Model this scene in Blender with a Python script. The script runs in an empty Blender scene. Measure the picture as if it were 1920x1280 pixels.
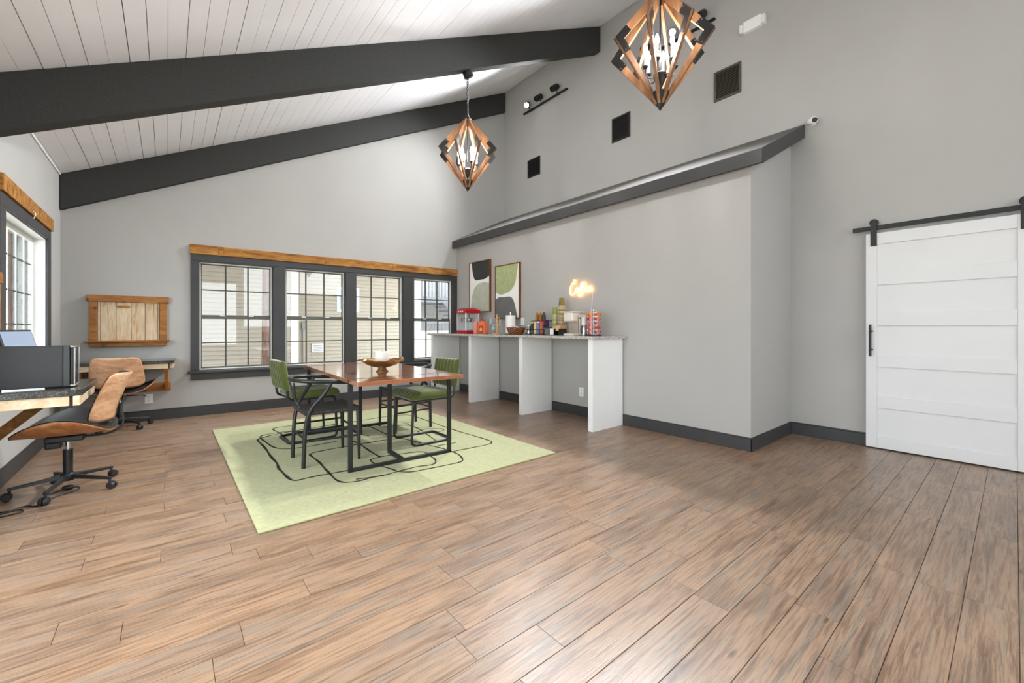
import bpy, bmesh, math, random
from mathutils import Vector, Matrix
random.seed(7)
R = math.radians
scene = bpy.context.scene

# ------------------------------------------------------------------ camera, world, exposure
CAM_H = 1.18
cam_d = bpy.data.cameras.new('camera')
cam = bpy.data.objects.new('camera', cam_d)
scene.collection.objects.link(cam)
cam.location = (0, 0, CAM_H)
cam.rotation_euler = (R(90), 0, R(-39.638))
cam_d.sensor_width = 36.0
cam_d.lens = 36.0 * 781.0 / 1920.0
cam_d.shift_y = -25.0 / 1920.0
cam_d.clip_start = 0.05
cam_d.clip_end = 200
scene.camera = cam

world = bpy.data.worlds.new('overcast_sky')
scene.world = world
world.use_nodes = True
wn = world.node_tree
bgn = wn.nodes['Background']
bgn.inputs[0].default_value = (0.86, 0.92, 1.0, 1)
bgn.inputs[1].default_value = 5.4
BULB = 210.0
SPOT = 400.0
vs = scene.view_settings
vs.view_transform = 'Standard'
vs.look = 'None'
vs.gamma = 1.0
vs.use_curve_mapping = False
vs.exposure = 0.66
scene.cycles.use_denoising = True
scene.cycles.max_bounces = 8
scene.cycles.use_adaptive_sampling = True
scene.cycles.adaptive_threshold = 0.02
scene.cycles.diffuse_bounces = 5
scene.cycles.transparent_max_bounces = 16
scene.cycles.sample_clamp_indirect = 8.0
scene.cycles.caustics_reflective = False
scene.cycles.caustics_refractive = False

# ------------------------------------------------------------------ room metrics (metres)
LX, WX, DX = -0.955, 4.30, 5.415          # left wall, coffee wall, door wall
YB = -5.2                                  # wall behind the camera
SKEW = -math.atan(0.042)                   # the far wall and the beams run slightly askew
FAR0 = 7.04                                # far wall plane at x = 0
CZ0, CM = 2.955, 0.489                     # ceiling height at the left wall, slope
def zc(x): return CZ0 + CM * (x - LX)
def yfar(x): return FAR0 - 0.042 * x

# ------------------------------------------------------------------ helpers
def lin(c):
    return tuple(((v / 255) / 12.92 if v / 255 <= 0.04045 else ((v / 255 + 0.055) / 1.055) ** 2.4) for v in c) + (1.0,)

class MB:
    def __init__(self): self.v = []; self.f = []
    def add(self, vs_, fs):
        o = len(self.v); self.v += [tuple(p) for p in vs_]; self.f += [tuple(i + o for i in f) for f in fs]; return self
    def box(self, x0, x1, y0, y1, z0, z1):
        return self.add([(x0,y0,z0),(x1,y0,z0),(x1,y1,z0),(x0,y1,z0),(x0,y0,z1),(x1,y0,z1),(x1,y1,z1),(x0,y1,z1)],
                        [(0,3,2,1),(4,5,6,7),(0,1,5,4),(1,2,6,5),(2,3,7,6),(3,0,4,7)])
    def bar(self, p, q, w, h, up=(0,0,1)):
        p, q = Vector(p), Vector(q); d = (q - p).normalized(); u = Vector(up)
        s = d.cross(u)
        if s.length < 1e-5: s = d.cross(Vector((1,0,0)))
        s.normalize(); u = s.cross(d).normalized()
        vs_ = []
        for b in (p, q):
            for a, c in ((-1,-1),(1,-1),(1,1),(-1,1)): vs_.append(b + s * (a * w / 2) + u * (c * h / 2))
        return self.add(vs_, [(0,1,2,3),(7,6,5,4),(0,4,5,1),(1,5,6,2),(2,6,7,3),(3,7,4,0)])
    def prism(self, poly, axis, a0, a1):
        n = len(poly); vs_ = []
        for a in (a0, a1):
            for (p, q) in poly:
                vs_.append((a,p,q) if axis == 'x' else (p,a,q) if axis == 'y' else (p,q,a))
        fs = [tuple(range(n))[::-1], tuple(range(n, 2*n))] + [(i, (i+1) % n, n + (i+1) % n, n + i) for i in range(n)]
        return self.add(vs_, fs)
    def loft(self, secs, cap=True, closed=False):
        n = len(secs[0]); vs_ = [p for s in secs for p in s]; fs = []
        m = len(secs)
        for k in range(m if closed else m - 1):
            a, b = k * n, ((k + 1) % m) * n
            fs += [(a+i, a+(i+1) % n, b+(i+1) % n, b+i) for i in range(n)]
        if cap and not closed:
            fs.append(tuple(range(n))[::-1]); fs.append(tuple(range((m-1)*n, m*n)))
        return self.add(vs_, fs)
    def tube(self, pts, r, n=8, closed=False):
        pts = [Vector(p) for p in pts]; m = len(pts)
        rs = r if isinstance(r, (list, tuple)) else [r] * m
        secs = []; prev = None
        for i, p in enumerate(pts):
            if closed: t = pts[(i+1) % m] - pts[i-1]
            else: t = pts[min(i+1, m-1)] - pts[max(i-1, 0)]
            t.normalize()
            if prev is None:
                s = t.cross(Vector((0,0,1)))
                if s.length < 1e-3: s = t.cross(Vector((1,0,0)))
            else:
                s = prev - t * prev.dot(t)
            s.normalize(); prev = s; u = t.cross(s)
            secs.append([p + (s * math.cos(2*math.pi*k/n) + u * math.sin(2*math.pi*k/n)) * rs[i] for k in range(n)])
        return self.loft(secs, True, closed)
    def lathe(self, prof, n=20, c=(0,0,0), axis='z', wob=None):
        secs = []
        for (r, h) in prof:
            ring = []
            for k in range(n):
                a = 2*math.pi*k/n; rr = max(r, 1e-4); x, y = rr*math.cos(a), rr*math.sin(a)
                p = (x, y, h) if axis == 'z' else (h, x, y) if axis == 'x' else (y, h, x)
                ring.append((p[0]+c[0], p[1]+c[1], p[2]+c[2]))
            secs.append(ring)
        return self.loft(secs)
    def grid(self, fn, nu, nv):
        vs_ = [fn(i/(nu-1), j/(nv-1)) for i in range(nu) for j in range(nv)]
        return self.add(vs_, [(i*nv+j, (i+1)*nv+j, (i+1)*nv+j+1, i*nv+j+1) for i in range(nu-1) for j in range(nv-1)])
    def build(self, name, mat, parent=None, loc=None, rotz=None, smooth=False, bevel=0, seg=2, solid=0, sub=0, fix=True):
        me = bpy.data.meshes.new(name)
        me.from_pydata(self.v, [], self.f)
        if fix:
            bm = bmesh.new(); bm.from_mesh(me); bmesh.ops.recalc_face_normals(bm, faces=bm.faces); bm.to_mesh(me); bm.free()
        me.materials.append(mat)
        if smooth:
            me.polygons.foreach_set('use_smooth', [True] * len(me.polygons))
            me.set_sharp_from_angle(angle=R(42))
        o = bpy.data.objects.new(name, me); scene.collection.objects.link(o)
        if parent: o.parent = parent
        if loc is not None: o.location = loc
        if rotz is not None: o.rotation_euler = (0, 0, rotz)
        if solid:
            s = o.modifiers.new('Solidify', 'SOLIDIFY'); s.thickness = solid; s.offset = 0
        if sub:
            s = o.modifiers.new('Subdivision', 'SUBSURF'); s.levels = sub; s.render_levels = sub
        if bevel:
            b = o.modifiers.new('Bevel', 'BEVEL'); b.width = bevel; b.segments = seg; b.limit_method = 'ANGLE'; b.angle_limit = R(35)
        me.update()
        return o

def box(name, mat, b, parent=None, bevel=0, **k): return MB().box(*b).build(name, mat, parent, bevel=bevel, **k)
def fillet(pts, r, n=5, closed=False):
    pts = [Vector(p) for p in pts]; out = []; m = len(pts)
    for i, p in enumerate(pts):
        if not closed and i in (0, m-1): out.append(p); continue
        a, b = pts[i-1] - p, pts[(i+1) % m] - p
        rr = min(r, a.length * .49, b.length * .49)
        A, B = p + a.normalized() * rr, p + b.normalized() * rr
        for k in range(n + 1):
            t = k / n; out.append(A * (1-t)**2 + p * 2*t*(1-t) + B * t*t)
    return out
def tag(o, label=None, cat=None, group=None, kind=None):
    if label: o['label'] = label
    if cat: o['category'] = cat
    if group: o['group'] = group
    if kind: o['kind'] = kind
    return o
def empty(name, loc=(0,0,0), rz=0, parent=None):
    o = bpy.data.objects.new(name, None); scene.collection.objects.link(o)
    o.location = loc; o.rotation_euler = (0, 0, rz); o.empty_display_size = .1
    if parent: o.parent = parent
    return o
def copy_tree(o, parent=None):
    c = o.copy(); scene.collection.objects.link(c); c.parent = parent
    for ch in [x for x in o.children]: copy_tree(ch, c)
    return c
def far_xf(o):
    o.location = (0, FAR0, 0); o.rotation_euler = (0, 0, SKEW); return o

# ------------------------------------------------------------------ materials
def nmat(name):
    m = bpy.data.materials.new(name); m.use_nodes = True
    nt = m.node_tree; return m, nt, nt.nodes['Principled BSDF']
def N(nt, t, **k):
    n = nt.nodes.new(t)
    for a, b in k.items(): setattr(n, a, b)
    return n
def coords(nt, scale=(1,1,1), rnd=True):
    tc = N(nt, 'ShaderNodeTexCoord'); mp = N(nt, 'ShaderNodeMapping')
    mp.inputs['Scale'].default_value = scale
    if rnd:
        oi = N(nt, 'ShaderNodeObjectInfo'); mu = N(nt, 'ShaderNodeVectorMath', operation='SCALE')
        cx = N(nt, 'ShaderNodeCombineXYZ')
        for i in range(3): nt.links.new(oi.outputs['Random'], cx.inputs[i])
        nt.links.new(cx.outputs[0], mu.inputs[0]); mu.inputs['Scale'].default_value = 37.0
        ad = N(nt, 'ShaderNodeVectorMath', operation='ADD')
        nt.links.new(tc.outputs['Object'], ad.inputs[0]); nt.links.new(mu.outputs[0], ad.inputs[1])
        nt.links.new(ad.outputs[0], mp.inputs[0])
    else: nt.links.new(tc.outputs['Object'], mp.inputs[0])
    return mp.outputs[0]
def noise(nt, vec, scale, detail=3, rough=.5, dist=0):
    n = N(nt, 'ShaderNodeTexNoise'); n.inputs['Scale'].default_value = scale; n.inputs['Detail'].default_value = detail
    n.inputs['Roughness'].default_value = rough; n.inputs['Distortion'].default_value = dist
    nt.links.new(vec, n.inputs['Vector']); return n.outputs['Fac']
def ramp(nt, fac, stops):
    r = N(nt, 'ShaderNodeValToRGB'); e = r.color_ramp.elements
    while len(e) < len(stops): e.new(0.5)
    for k, (p, c) in enumerate(stops): e[k].position = p; e[k].color = c
    nt.links.new(fac, r.inputs[0]); return r.outputs[0]
def bump(nt, bs, h, strength, dist=.01):
    b = N(nt, 'ShaderNodeBump'); b.inputs['Strength'].default_value = strength; b.inputs['Distance'].default_value = dist
    nt.links.new(h, b.inputs['Height']); nt.links.new(b.outputs[0], bs.inputs['Normal'])
def mixc(nt, fac, a, b, mode='MIX'):
    m = N(nt, 'ShaderNodeMix', data_type='RGBA', blend_type=mode)
    if hasattr(fac, 'is_linked'): nt.links.new(fac, m.inputs[0])
    else: m.inputs[0].default_value = fac
    for s, v in ((6, a), (7, b)):
        if hasattr(v, 'is_linked'): nt.links.new(v, m.inputs[s])
        else: m.inputs[s].default_value = v
    return m.outputs[2]
def paint(name, rgb, rough=.5, metal=0, var=.05, scale=6, bmp=0, bscale=120, spec=.5, sheen=0):
    m, nt, bs = nmat(name); c = lin(rgb); vec = coords(nt, rnd=False)
    lo = tuple(x * (1 - var) for x in c[:3]) + (1,); hi = tuple(min(1, x * (1 + var)) for x in c[:3]) + (1,)
    nt.links.new(ramp(nt, noise(nt, vec, scale), [(.3, lo), (.7, hi)]), bs.inputs['Base Color'])
    bs.inputs['Roughness'].default_value = rough; bs.inputs['Metallic'].default_value = metal
    bs.inputs['Specular IOR Level'].default_value = spec
    if sheen:
        bs.inputs['Sheen Weight'].default_value = sheen; bs.inputs['Sheen Roughness'].default_value = .4
    if bmp: bump(nt, bs, noise(nt, vec, bscale, 2), bmp, .002)
    return m
def wood(name, cols, stretch=(1.5, 22, 22), rough=.5, knots=True, spec=.3, streak=.35, bmp=.15):
    m, nt, bs = nmat(name); vec = coords(nt, stretch)
    g = noise(nt, vec, 1.0, 6, .62, .6)
    n = len(cols)
    base = ramp(nt, g, [(.25 + .5 * i / (n - 1), lin(c)) for i, c in enumerate(cols)])
    vec2 = coords(nt, tuple(s * 3.2 for s in stretch))
    f = ramp(nt, noise(nt, vec2, 1.3, 4, .6), [(.38, (.55,.5,.46,1)), (.6, (1,1,1,1))])
    col = mixc(nt, streak, base, f, 'MULTIPLY')
    if knots:
        vk = coords(nt, (stretch[0]*1.6, stretch[1]*.28, stretch[2]*.28))
        vo = N(nt, 'ShaderNodeTexVoronoi'); vo.inputs['Scale'].default_value = 1.0; nt.links.new(vk, vo.inputs['Vector'])
        kf = ramp(nt, vo.outputs['Distance'], [(.05, (.30,.20,.13,1)), (.16, (1,1,1,1))])
        col = mixc(nt, .8, col, kf, 'MULTIPLY')
    nt.links.new(col, bs.inputs['Base Color'])
    bs.inputs['Roughness'].default_value = rough; bs.inputs['Specular IOR Level'].default_value = spec
    if bmp: bump(nt, bs, g, bmp, .004)
    return m
def emit(name, rgb, s):
    m, nt, bs = nmat(name); bs.inputs['Base Color'].default_value = lin(rgb)
    bs.inputs['Emission Color'].default_value = lin(rgb); bs.inputs['Emission Strength'].default_value = s; return m
def glassmat(name, tint=(1,1,1), refl=.04, rough=.0):
    m = bpy.data.materials.new(name); m.use_nodes = True; nt = m.node_tree; nt.nodes.clear()
    o = N(nt, 'ShaderNodeOutputMaterial'); mx = N(nt, 'ShaderNodeMixShader'); t = N(nt, 'ShaderNodeBsdfTransparent'); g = N(nt, 'ShaderNodeBsdfGlossy')
    lw = N(nt, 'ShaderNodeLayerWeight'); pw = N(nt, 'ShaderNodeMath', operation='POWER'); pw.inputs[1].default_value = 5.0
    fr = N(nt, 'ShaderNodeMath', operation='MULTIPLY_ADD'); fr.inputs[1].default_value = .75; fr.inputs[2].default_value = refl
    nt.links.new(lw.outputs['Facing'], pw.inputs[0]); nt.links.new(pw.outputs[0], fr.inputs[0])
    t.inputs[0].default_value = tint + (1,); g.inputs['Roughness'].default_value = rough
    nt.links.new(fr.outputs[0], mx.inputs[0]); nt.links.new(t.outputs[0], mx.inputs[1]); nt.links.new(g.outputs[0], mx.inputs[2])
    nt.links.new(mx.outputs[0], o.inputs[0]); return m

M = {}
M['wall'] = paint('wall_paint', (174,172,168), .85, var=.015, scale=2.5, bmp=.12, bscale=260, spec=.25)
M['white'] = paint('white_paint', (216,216,215), .45, var=.015, scale=3, spec=.4)
M['ceil'] = paint('ceiling_white_boards', (244,245,248), .6, var=.02, scale=3, spec=.3)
M['gap'] = paint('dark_gap', (26,25,24), .9)
M['dark'] = paint('charcoal_paint', (58,58,58), .5, var=.08, scale=5, bmp=.1, bscale=90, spec=.4)
M['beam'] = paint('beam_charcoal_stain', (56,56,54), .72, var=.14, scale=60, bmp=.3, bscale=150, spec=.25)
M['captop'] = paint('taupe_cap_paint', (98,94,90), .8, var=.1, scale=5)
M['black'] = paint('black_metal', (10,10,10), .5, .0, var=.15, spec=.5)
M['blackiron'] = paint('black_iron', (10,10,10), .5, .1, var=.2, spec=.5)
M['frameblk'] = paint('dark_green_black_tube', (33,36,35), .38, .2, var=.1, spec=.5)
M['chrome'] = paint('chrome', (210,210,210), .18, 1.0, var=.02)
M['steel'] = paint('brushed_steel', (170,170,168), .3, 1.0, var=.05)
M['plastic'] = paint('black_plastic', (32,32,33), .5, var=.1, bmp=.1, bscale=600)
M['leather'] = paint('black_leather', (24,24,26), .38, var=.15, bmp=.25, bscale=220, spec=.5)
M['whitepl'] = paint('white_plastic', (238,238,236), .35, var=.01)
M['vinyl'] = paint('white_vinyl', (228,229,226), .4, var=.02)
M['muntin'] = paint('backlit_muntin', (70,70,62), .5, var=.08)  # white vinyl grid bars, backlit shade put into the colour
M['rail'] = paint('backlit_rail', (92,92,82), .5, var=.06)  # vinyl sash darkened in colour as if seen against daylight
M['glass'] = glassmat('window_glass', (.97,.98,.97))
M['clear'] = glassmat('clear_glass', (.93,.95,.95), rough=.02)
M['ply'] = wood('walnut_plywood', [(122,74,40),(168,112,68),(196,142,96)], (18,2.2,18), .35, False, .4, .3, .05)
M['plyb'] = wood('walnut_plywood_back', [(168,118,84),(206,158,120),(226,184,148)], (16,2.0,20), .38, False, .4, .3, .05)
M['header'] = wood('rustic_pine_header', [(78,52,24),(150,98,42),(186,132,62),(200,158,98)], (2.0,16,14), .6, True, .25, .7)
M['oldpine'] = wood('weathered_pine', [(142,112,80),(200,172,136),(216,196,166),(186,176,160)], (14,14,2.2), .75, True, .2, .35)
M['brownpine'] = wood('brown_pine', [(120,76,36),(160,108,58),(186,134,80)], (3,16,16), .65, True, .2, .4)
M['deskpine'] = wood('pale_pine_apron', [(198,164,124),(216,192,160),(222,208,188)], (2.4,14,14), .6, True, .2, .25)
M['orangepine'] = wood('orange_pine_brace', [(168,104,40),(200,134,62),(214,152,82)], (8,8,2.0), .6, False, .2, .3)
M['tabletop'] = wood('cherry_veneer', [(140,84,54),(160,100,68),(172,112,78)], (10,1.2,10), .16, False, .8, .15, .0)
M['tabletop'].node_tree.nodes['Principled BSDF'].inputs['Coat Weight'].default_value = 1.0
M['tabletop'].node_tree.nodes['Principled BSDF'].inputs['Coat Roughness'].default_value = .09
M['tabletop'].node_tree.nodes['Principled BSDF'].inputs['Coat IOR'].default_value = 1.7
M['tableedge'] = M['tabletop']
M['slat'] = wood('oiled_slat_wood', [(114,78,50),(148,106,72),(174,132,94)], (16,16,2.4), .45, False, .3, .3)
M['walnut'] = wood('walnut_frame', [(84,48,22),(120,72,36),(138,88,48)], (12,12,2), .45, False, .3, .2)
M['mugwood'] = paint('light_beech', (206,160,104), .5, var=.1, scale=30)
# floor planks
def plank_mat():
    m, nt, bs = nmat('rustic_vinyl_plank')
    g1 = noise(nt, coords(nt, (1.5, 17, 1)), 1.0, 8, .66, .9)
    base = ramp(nt, g1, [(.22, lin((78,60,47))), (.36, lin((128,103,83))), (.50, lin((164,134,108))), (.62, lin((142,126,111))), (.72, lin((160,135,112))), (.84, lin((180,153,127)))])
    fine = ramp(nt, noise(nt, coords(nt, (4.5, 95, 1)), 1.0, 4, .7, .3), [(.40, (.42,.37,.33,1)), (.53, (1,1,1,1))])
    col = mixc(nt, .62, base, fine, 'MULTIPLY')
    blot = ramp(nt, noise(nt, coords(nt, (2.2, 7, 1)), 1.0, 3, .5), [(.30, (.62,.60,.60,1)), (.50, (1,1,1,1))])
    col = mixc(nt, .7, col, blot, 'MULTIPLY')
    vo = N(nt, 'ShaderNodeTexVoronoi'); vo.inputs['Scale'].default_value = 1.0
    nt.links.new(coords(nt, (2.6, 9, 1)), vo.inputs['Vector'])
    kf = ramp(nt, vo.outputs['Distance'], [(.03, (.22,.16,.12,1)), (.11, (1,1,1,1))])
    col = mixc(nt, .75, col, kf, 'MULTIPLY')
    oi = N(nt, 'ShaderNodeObjectInfo')
    tone = ramp(nt, oi.outputs['Random'], [(0, (.86,.86,.88,1)), (.35, (1.0,.98,.96,1)), (.7, (.93,.90,.87,1)), (1, (1.06,1.0,.94,1))])
    col = mixc(nt, 1.0, col, tone, 'MULTIPLY')
    nt.links.new(col, bs.inputs['Base Color'])
    bs.inputs['Roughness'].default_value = .31; bs.inputs['Specular IOR Level'].default_value = .75
    bump(nt, bs, fine, .12, .002)
    return m
M['plank'] = plank_mat()
def granite(name, cols, sc):
    m, nt, bs = nmat(name); vec = coords(nt, rnd=False)
    vo = N(nt, 'ShaderNodeTexVoronoi'); vo.inputs['Scale'].default_value = sc; nt.links.new(vec, vo.inputs['Vector'])
    sp = N(nt, 'ShaderNodeSeparateColor'); nt.links.new(vo.outputs['Color'], sp.inputs[0])
    n = len(cols)
    r = ramp(nt, sp.outputs[0], [(i / n, lin(c)) for i, c in enumerate(cols)])
    nt.links.new(mixc(nt, .3, r, ramp(nt, noise(nt, vec, sc * 2.5), [(.3, lin(cols[0])), (.7, lin(cols[-1]))])), bs.inputs['Base Color'])
    bs.inputs['Roughness'].default_value = .12; return m
M['granite'] = granite('light_granite', [(96,92,88),(196,192,186),(176,170,164),(214,210,204),(134,128,122),(222,218,212)], 95)
M['dgranite'] = granite('dark_granite', [(30,30,28),(52,52,48),(84,82,74),(40,40,38),(124,120,106),(46,46,44)], 210)
M['rug'] = paint('sage_rug_wool', (168,168,127), .95, var=.10, scale=38, bmp=1.0, bscale=260, spec=.05, sheen=.2)
M['rugline'] = paint('charcoal_rug_yarn', (58,56,48), .95, var=.1, bmp=.4, bscale=400, spec=.05)
M['velvet'] = paint('olive_velvet', (76,85,36), .75, var=.1, scale=14, spec=.2, sheen=.6)
M['cord'] = None
def cord_mat():
    m, nt, bs = nmat('black_paper_cord'); vec = coords(nt, rnd=False)
    w = N(nt, 'ShaderNodeTexWave'); w.inputs['Scale'].default_value = 34; w.inputs['Distortion'].default_value = .6; nt.links.new(vec, w.inputs['Vector'])
    nt.links.new(ramp(nt, w.outputs['Fac'], [(0, lin((16,16,16))), (1, lin((62,61,60)))]), bs.inputs['Base Color'])
    bs.inputs['Roughness'].default_value = .6; bump(nt, bs, w.outputs['Fac'], .8, .004); return m
M['cord'] = cord_mat()
M['brass'] = paint('antique_brass', (150,116,74), .42, .75, var=.2, scale=40, bmp=.3, bscale=60)
M['wax'] = paint('ivory_wax', (232,226,214), .6, var=.03)
M['bulb'] = emit('lit_bulb', (255,252,250), BULB)
M['spotlit'] = emit('lit_spot_lens', (255,244,230), 40)
M['neon'] = emit('warm_neon_tube', (255,184,92), 9)
M['acrylic'] = glassmat('clear_acrylic', (.98,.98,.98))
M['red'] = paint('red_enamel', (182,18,32), .3, var=.06)
M['redglass'] = paint('red_label', (196,52,44), .45, var=.1)
M['orange'] = paint('orange_plastic', (222,120,74), .4, var=.08)
M['pink'] = paint('salmon_plastic', (226,140,118), .4, var=.06)
M['yellow'] = paint('label_yellow', (226,186,110), .5, var=.08)
M['paper'] = paint('white_paper', (238,236,232), .9, var=.02, bmp=.2, bscale=150)
M['wicker'] = wood('brown_wicker', [(70,36,14),(120,68,30),(160,98,48)], (60,60,60), .6, False, .2, .4, .6)
M['cream'] = paint('cream_plastic', (222,214,200), .4, var=.02)
M['creamd'] = paint('taupe_plastic', (168,156,140), .4, var=.03)
M['cupgreen'] = paint('olive_paper_cup', (134,146,62), .6, var=.05)
M['cupdark'] = paint('dark_olive_paper_cup', (116,104,42), .6, var=.05)
M['cuprim'] = paint('cup_rim_paper', (226,206,180), .6)
M['kraft'] = paint('kraft_paper', (202,156,108), .8, var=.06)
M['blue'] = paint('blue_label', (78,112,176), .5, var=.05)
M['rust'] = paint('rust_label', (168,88,62), .5, var=.05)
M['navy'] = paint('navy_label', (40,48,110), .5)
M['amber'] = paint('amber_syrup', (150,98,30), .2, var=.1)
M['dkgreen'] = paint('dark_green_glass', (30,52,40), .25, var=.1)
M['pod'] = paint('pod_foil_rose', (206,120,112), .35, .2, var=.15, scale=60)
M['podo'] = paint('pod_foil_orange', (226,130,40), .35, .2, var=.1)
M['podr'] = paint('pod_foil_red', (190,60,40), .35, .2, var=.15)
M['canvas'] = paint('white_canvas', (240,239,236), .8, var=.01)
M['artblack'] = paint('charcoal_canvas_paint', (52,54,52), .85, var=.2, scale=25, bmp=.2, bscale=200)
M['artgreen'] = paint('sage_canvas_paint', (166,174,126), .85, var=.12, scale=22, bmp=.2, bscale=200)
M['artgrey'] = paint('pale_grey_green_canvas_paint', (184,188,170), .85, var=.10, scale=9, bmp=.2, bscale=200)
M['artdark'] = paint('slate_canvas_paint', (104,104,102), .85, var=.15, scale=24, bmp=.2, bscale=200)
M['vent'] = paint('bronze_vent', (82,74,60), .55, .2, var=.12)
M['ventb'] = paint('black_vent', (26,25,24), .6, .1, var=.12)
M['screen'] = paint('sky_toned_glass', (150,166,190), .12, var=.03)  # bluish sky reflection put into the base colour
M['siding'] = paint('beige_vinyl_siding', (172,163,149), .7, var=.03, scale=1.2)
M['exttrim'] = paint('exterior_white_trim', (240,240,238), .6)
M['bark'] = wood('pine_bark', [(84,64,56),(140,112,100),(176,150,140)], (14,14,3), .95, False, .1, .5, .9)
M['leaf'] = paint('green_leaves', (46,64,38), .6, var=.35, scale=3)
M['ground'] = paint('pale_concrete_ground', (226,222,214), .9, var=.08, scale=.6)
M['deck'] = paint('grey_deck_wood', (92,94,98), .8, var=.15, scale=4)
M['stucco'] = paint('grey_stucco', (140,140,138), .9, var=.06)

# ------------------------------------------------------------------ floor
PW, PL, PY0 = 0.1535, 0.914, 1.831
floor = tag(box('floor', M['gap'], (LX, DX, YB, 7.1, -.05, -.004)), 'grey brown wood plank floor', kind='structure')
phase = {-2: .16, -1: .125, 0: .224, 1: .491, 2: -.136, 3: -.333, 6: -.024, 7: -.322, -5: 1.133, -4: .85, 4: .368, 5: .266, 8: .278, 9: -.317, 10: .305, 11: -.013, 12: -.305, 13: .279, 14: -.014, 15: .277, 16: .0, 17: -.012}
def plank_score(x, y):
    d = x * math.sin(R(39.638)) + y * math.cos(R(39.638)); l = x * math.cos(R(39.638)) - y * math.sin(R(39.638))
    if d < .35: return -1
    px, py = 781 * l / d, 781 * CAM_H / d
    if abs(px) > 1300 or py > 900: return -.5 + 1 / (1 + abs(px) + py)
    return 1 / (d * d)
planks = []
k0, k1 = int(math.floor((YB - PY0) / PW)), int(math.ceil((7.12 - PY0) / PW))
for k in range(k0, k1):
    y0, y1 = max(PY0 + k * PW, YB), min(PY0 + (k + 1) * PW, 7.1)
    if y1 - y0 < .02: continue
    ph = phase.get(k, random.choice((-.31, -.01, .29)) + random.uniform(-.05, .05))
    x = ph - PL * 12
    while x < DX:
        a, b = max(x, LX), min(x + PL, DX); x += PL
        if b - a < .03: continue
        if b > 4.36 and a < 5.4 and y0 > 1.75 and a > WX: continue   # under the bump-out
        planks.append((plank_score((a+b)/2, (y0+y1)/2), a, b, y0, y1))
planks.sort(reverse=True)
def plank_geo(mb, a, b, c, d, g=.0007):
    a, b, c, d = a + g, b - g, c + g, d - g; e = .0014
    return mb.add([(a,c,-.005),(b,c,-.005),(b,d,-.005),(a,d,-.005),(a,c,-.0015),(b,c,-.0015),(b,d,-.0015),(a,d,-.0015),(a+e,c+e,0),(b-e,c+e,0),(b-e,d-e,0),(a+e,d-e,0)],
           [(0,1,5,4),(1,2,6,5),(2,3,7,6),(3,0,4,7),(4,5,9,8),(5,6,10,9),(6,7,11,10),(7,4,8,11),(8,9,10,11)])
share = {}
for s, a, b, c, d in planks[:300]:
    w, h = round(b - a, 3), round(d - c, 3)
    key = (w, h)
    if key not in share:
        o = plank_geo(MB(), -w/2, w/2, -h/2, h/2).build('plank', M['plank'], floor, fix=False); share[key] = o
    else:
        o = share[key].copy(); scene.collection.objects.link(o)
    o.location = ((a+b)/2, (c+d)/2, 0)
rest = MB()
for s, a, b, c, d in planks[300:]: plank_geo(rest, a, b, c, d)
tag(rest.build('plank_field', M['plank'], floor, fix=False), kind='stuff')

# ------------------------------------------------------------------ walls
def cells(mb, u0, u1, z0, z1, holes, put):
    us = sorted({u0, u1, *[h[0] for h in holes], *[h[1] for h in holes]}); zs = sorted({z0, z1, *[h[2] for h in holes], *[h[3] for h in holes]})
    for i in range(len(us) - 1):
        for j in range(len(zs) - 1):
            um, zm = (us[i] + us[i+1]) / 2, (zs[j] + zs[j+1]) / 2
            if any(h[0] < um < h[1] and h[2] < zm < h[3] for h in holes): continue
            put(us[i], us[i+1], zs[j], zs[j+1])
FWIN = [(.331, 1.207), (1.368, 2.238), (2.408, 3.220), (3.421, 4.214)]
FZ0, FZ1 = .605, 2.088
mb = MB()
cells(mb, LX - .16, DX + .2, -.05, 6.4, [(a, b, FZ0, FZ1) for a, b in FWIN], lambda a, b, c, d: mb.box(a, b, 0, .16, c, d))
tag(far_xf(mb.build('wall_far', M['wall'])), 'light grey painted wall with the row of four windows', kind='structure')
LW = (4.86, 6.31, .96, 2.09)
RW = [(1.75, 3.60, .05, 2.30), (-.25, 1.60, .05, 2.30), (-3.0, -.6, .75, 2.05)]  # last three openings: unseen side windows added to light the left floor
mb = MB()
cells(mb, YB - .16, 7.2, -.05, 3.05, [LW] + RW, lambda a, b, c, d: mb.box(LX - .108, LX, a, b, c, d))
tag(mb.build('wall_left', M['wall']), 'light grey painted side wall with tall window', kind='structure')
tag(box('wall_door', M['wall'], (DX, DX + .16, YB - .16, 7.0, -.05, 6.4)), 'tall light grey wall behind the barn door', kind='structure')
mb = MB().prism([(WX, -.05), (DX, -.05), (DX, 3.30), (WX + .01, 2.77), (WX, 2.765)], 'y', 1.61, 6.92)
tag(mb.build('wall_right', M['wall']), 'grey projecting wall behind the coffee counter', kind='structure')
mb = MB()
BH = [(-.75, 1.10, .5, 2.95), (1.25, 3.10, 1.2, 3.85), (3.25, 5.15, 2.6, 4.4)]  # unseen rear openings added to bring daylight into the room
cells(mb, LX - .16, DX + .16, -.05, 6.4, BH, lambda a, b, c, d: mb.box(a, b, YB - .16, YB, c, d))
tag(mb.build('wall_rear', M['wall']), 'light grey painted wall behind the camera', kind='structure')
k = 5
for (a, b, c, d) in BH:
    k += 1
    w = tag(empty('window_%d' % k, ((a+b)/2, YB, c)), 'unseen tall window added behind the camera for daylight', kind='structure')
    mb = MB(); h = (b - a) / 2; t = d - c
    mb.box(-h, -h+.05, -.1, -.04, 0, t).box(h-.05, h, -.1, -.04, 0, t).box(-h, h, -.1, -.04, 0, .05).box(-h, h, -.1, -.04, t-.05, t)
    mb.build('frame', M['vinyl'], w); box('pane', M['glass'], (-h, h, -.075, -.069, 0, t), w)
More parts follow.
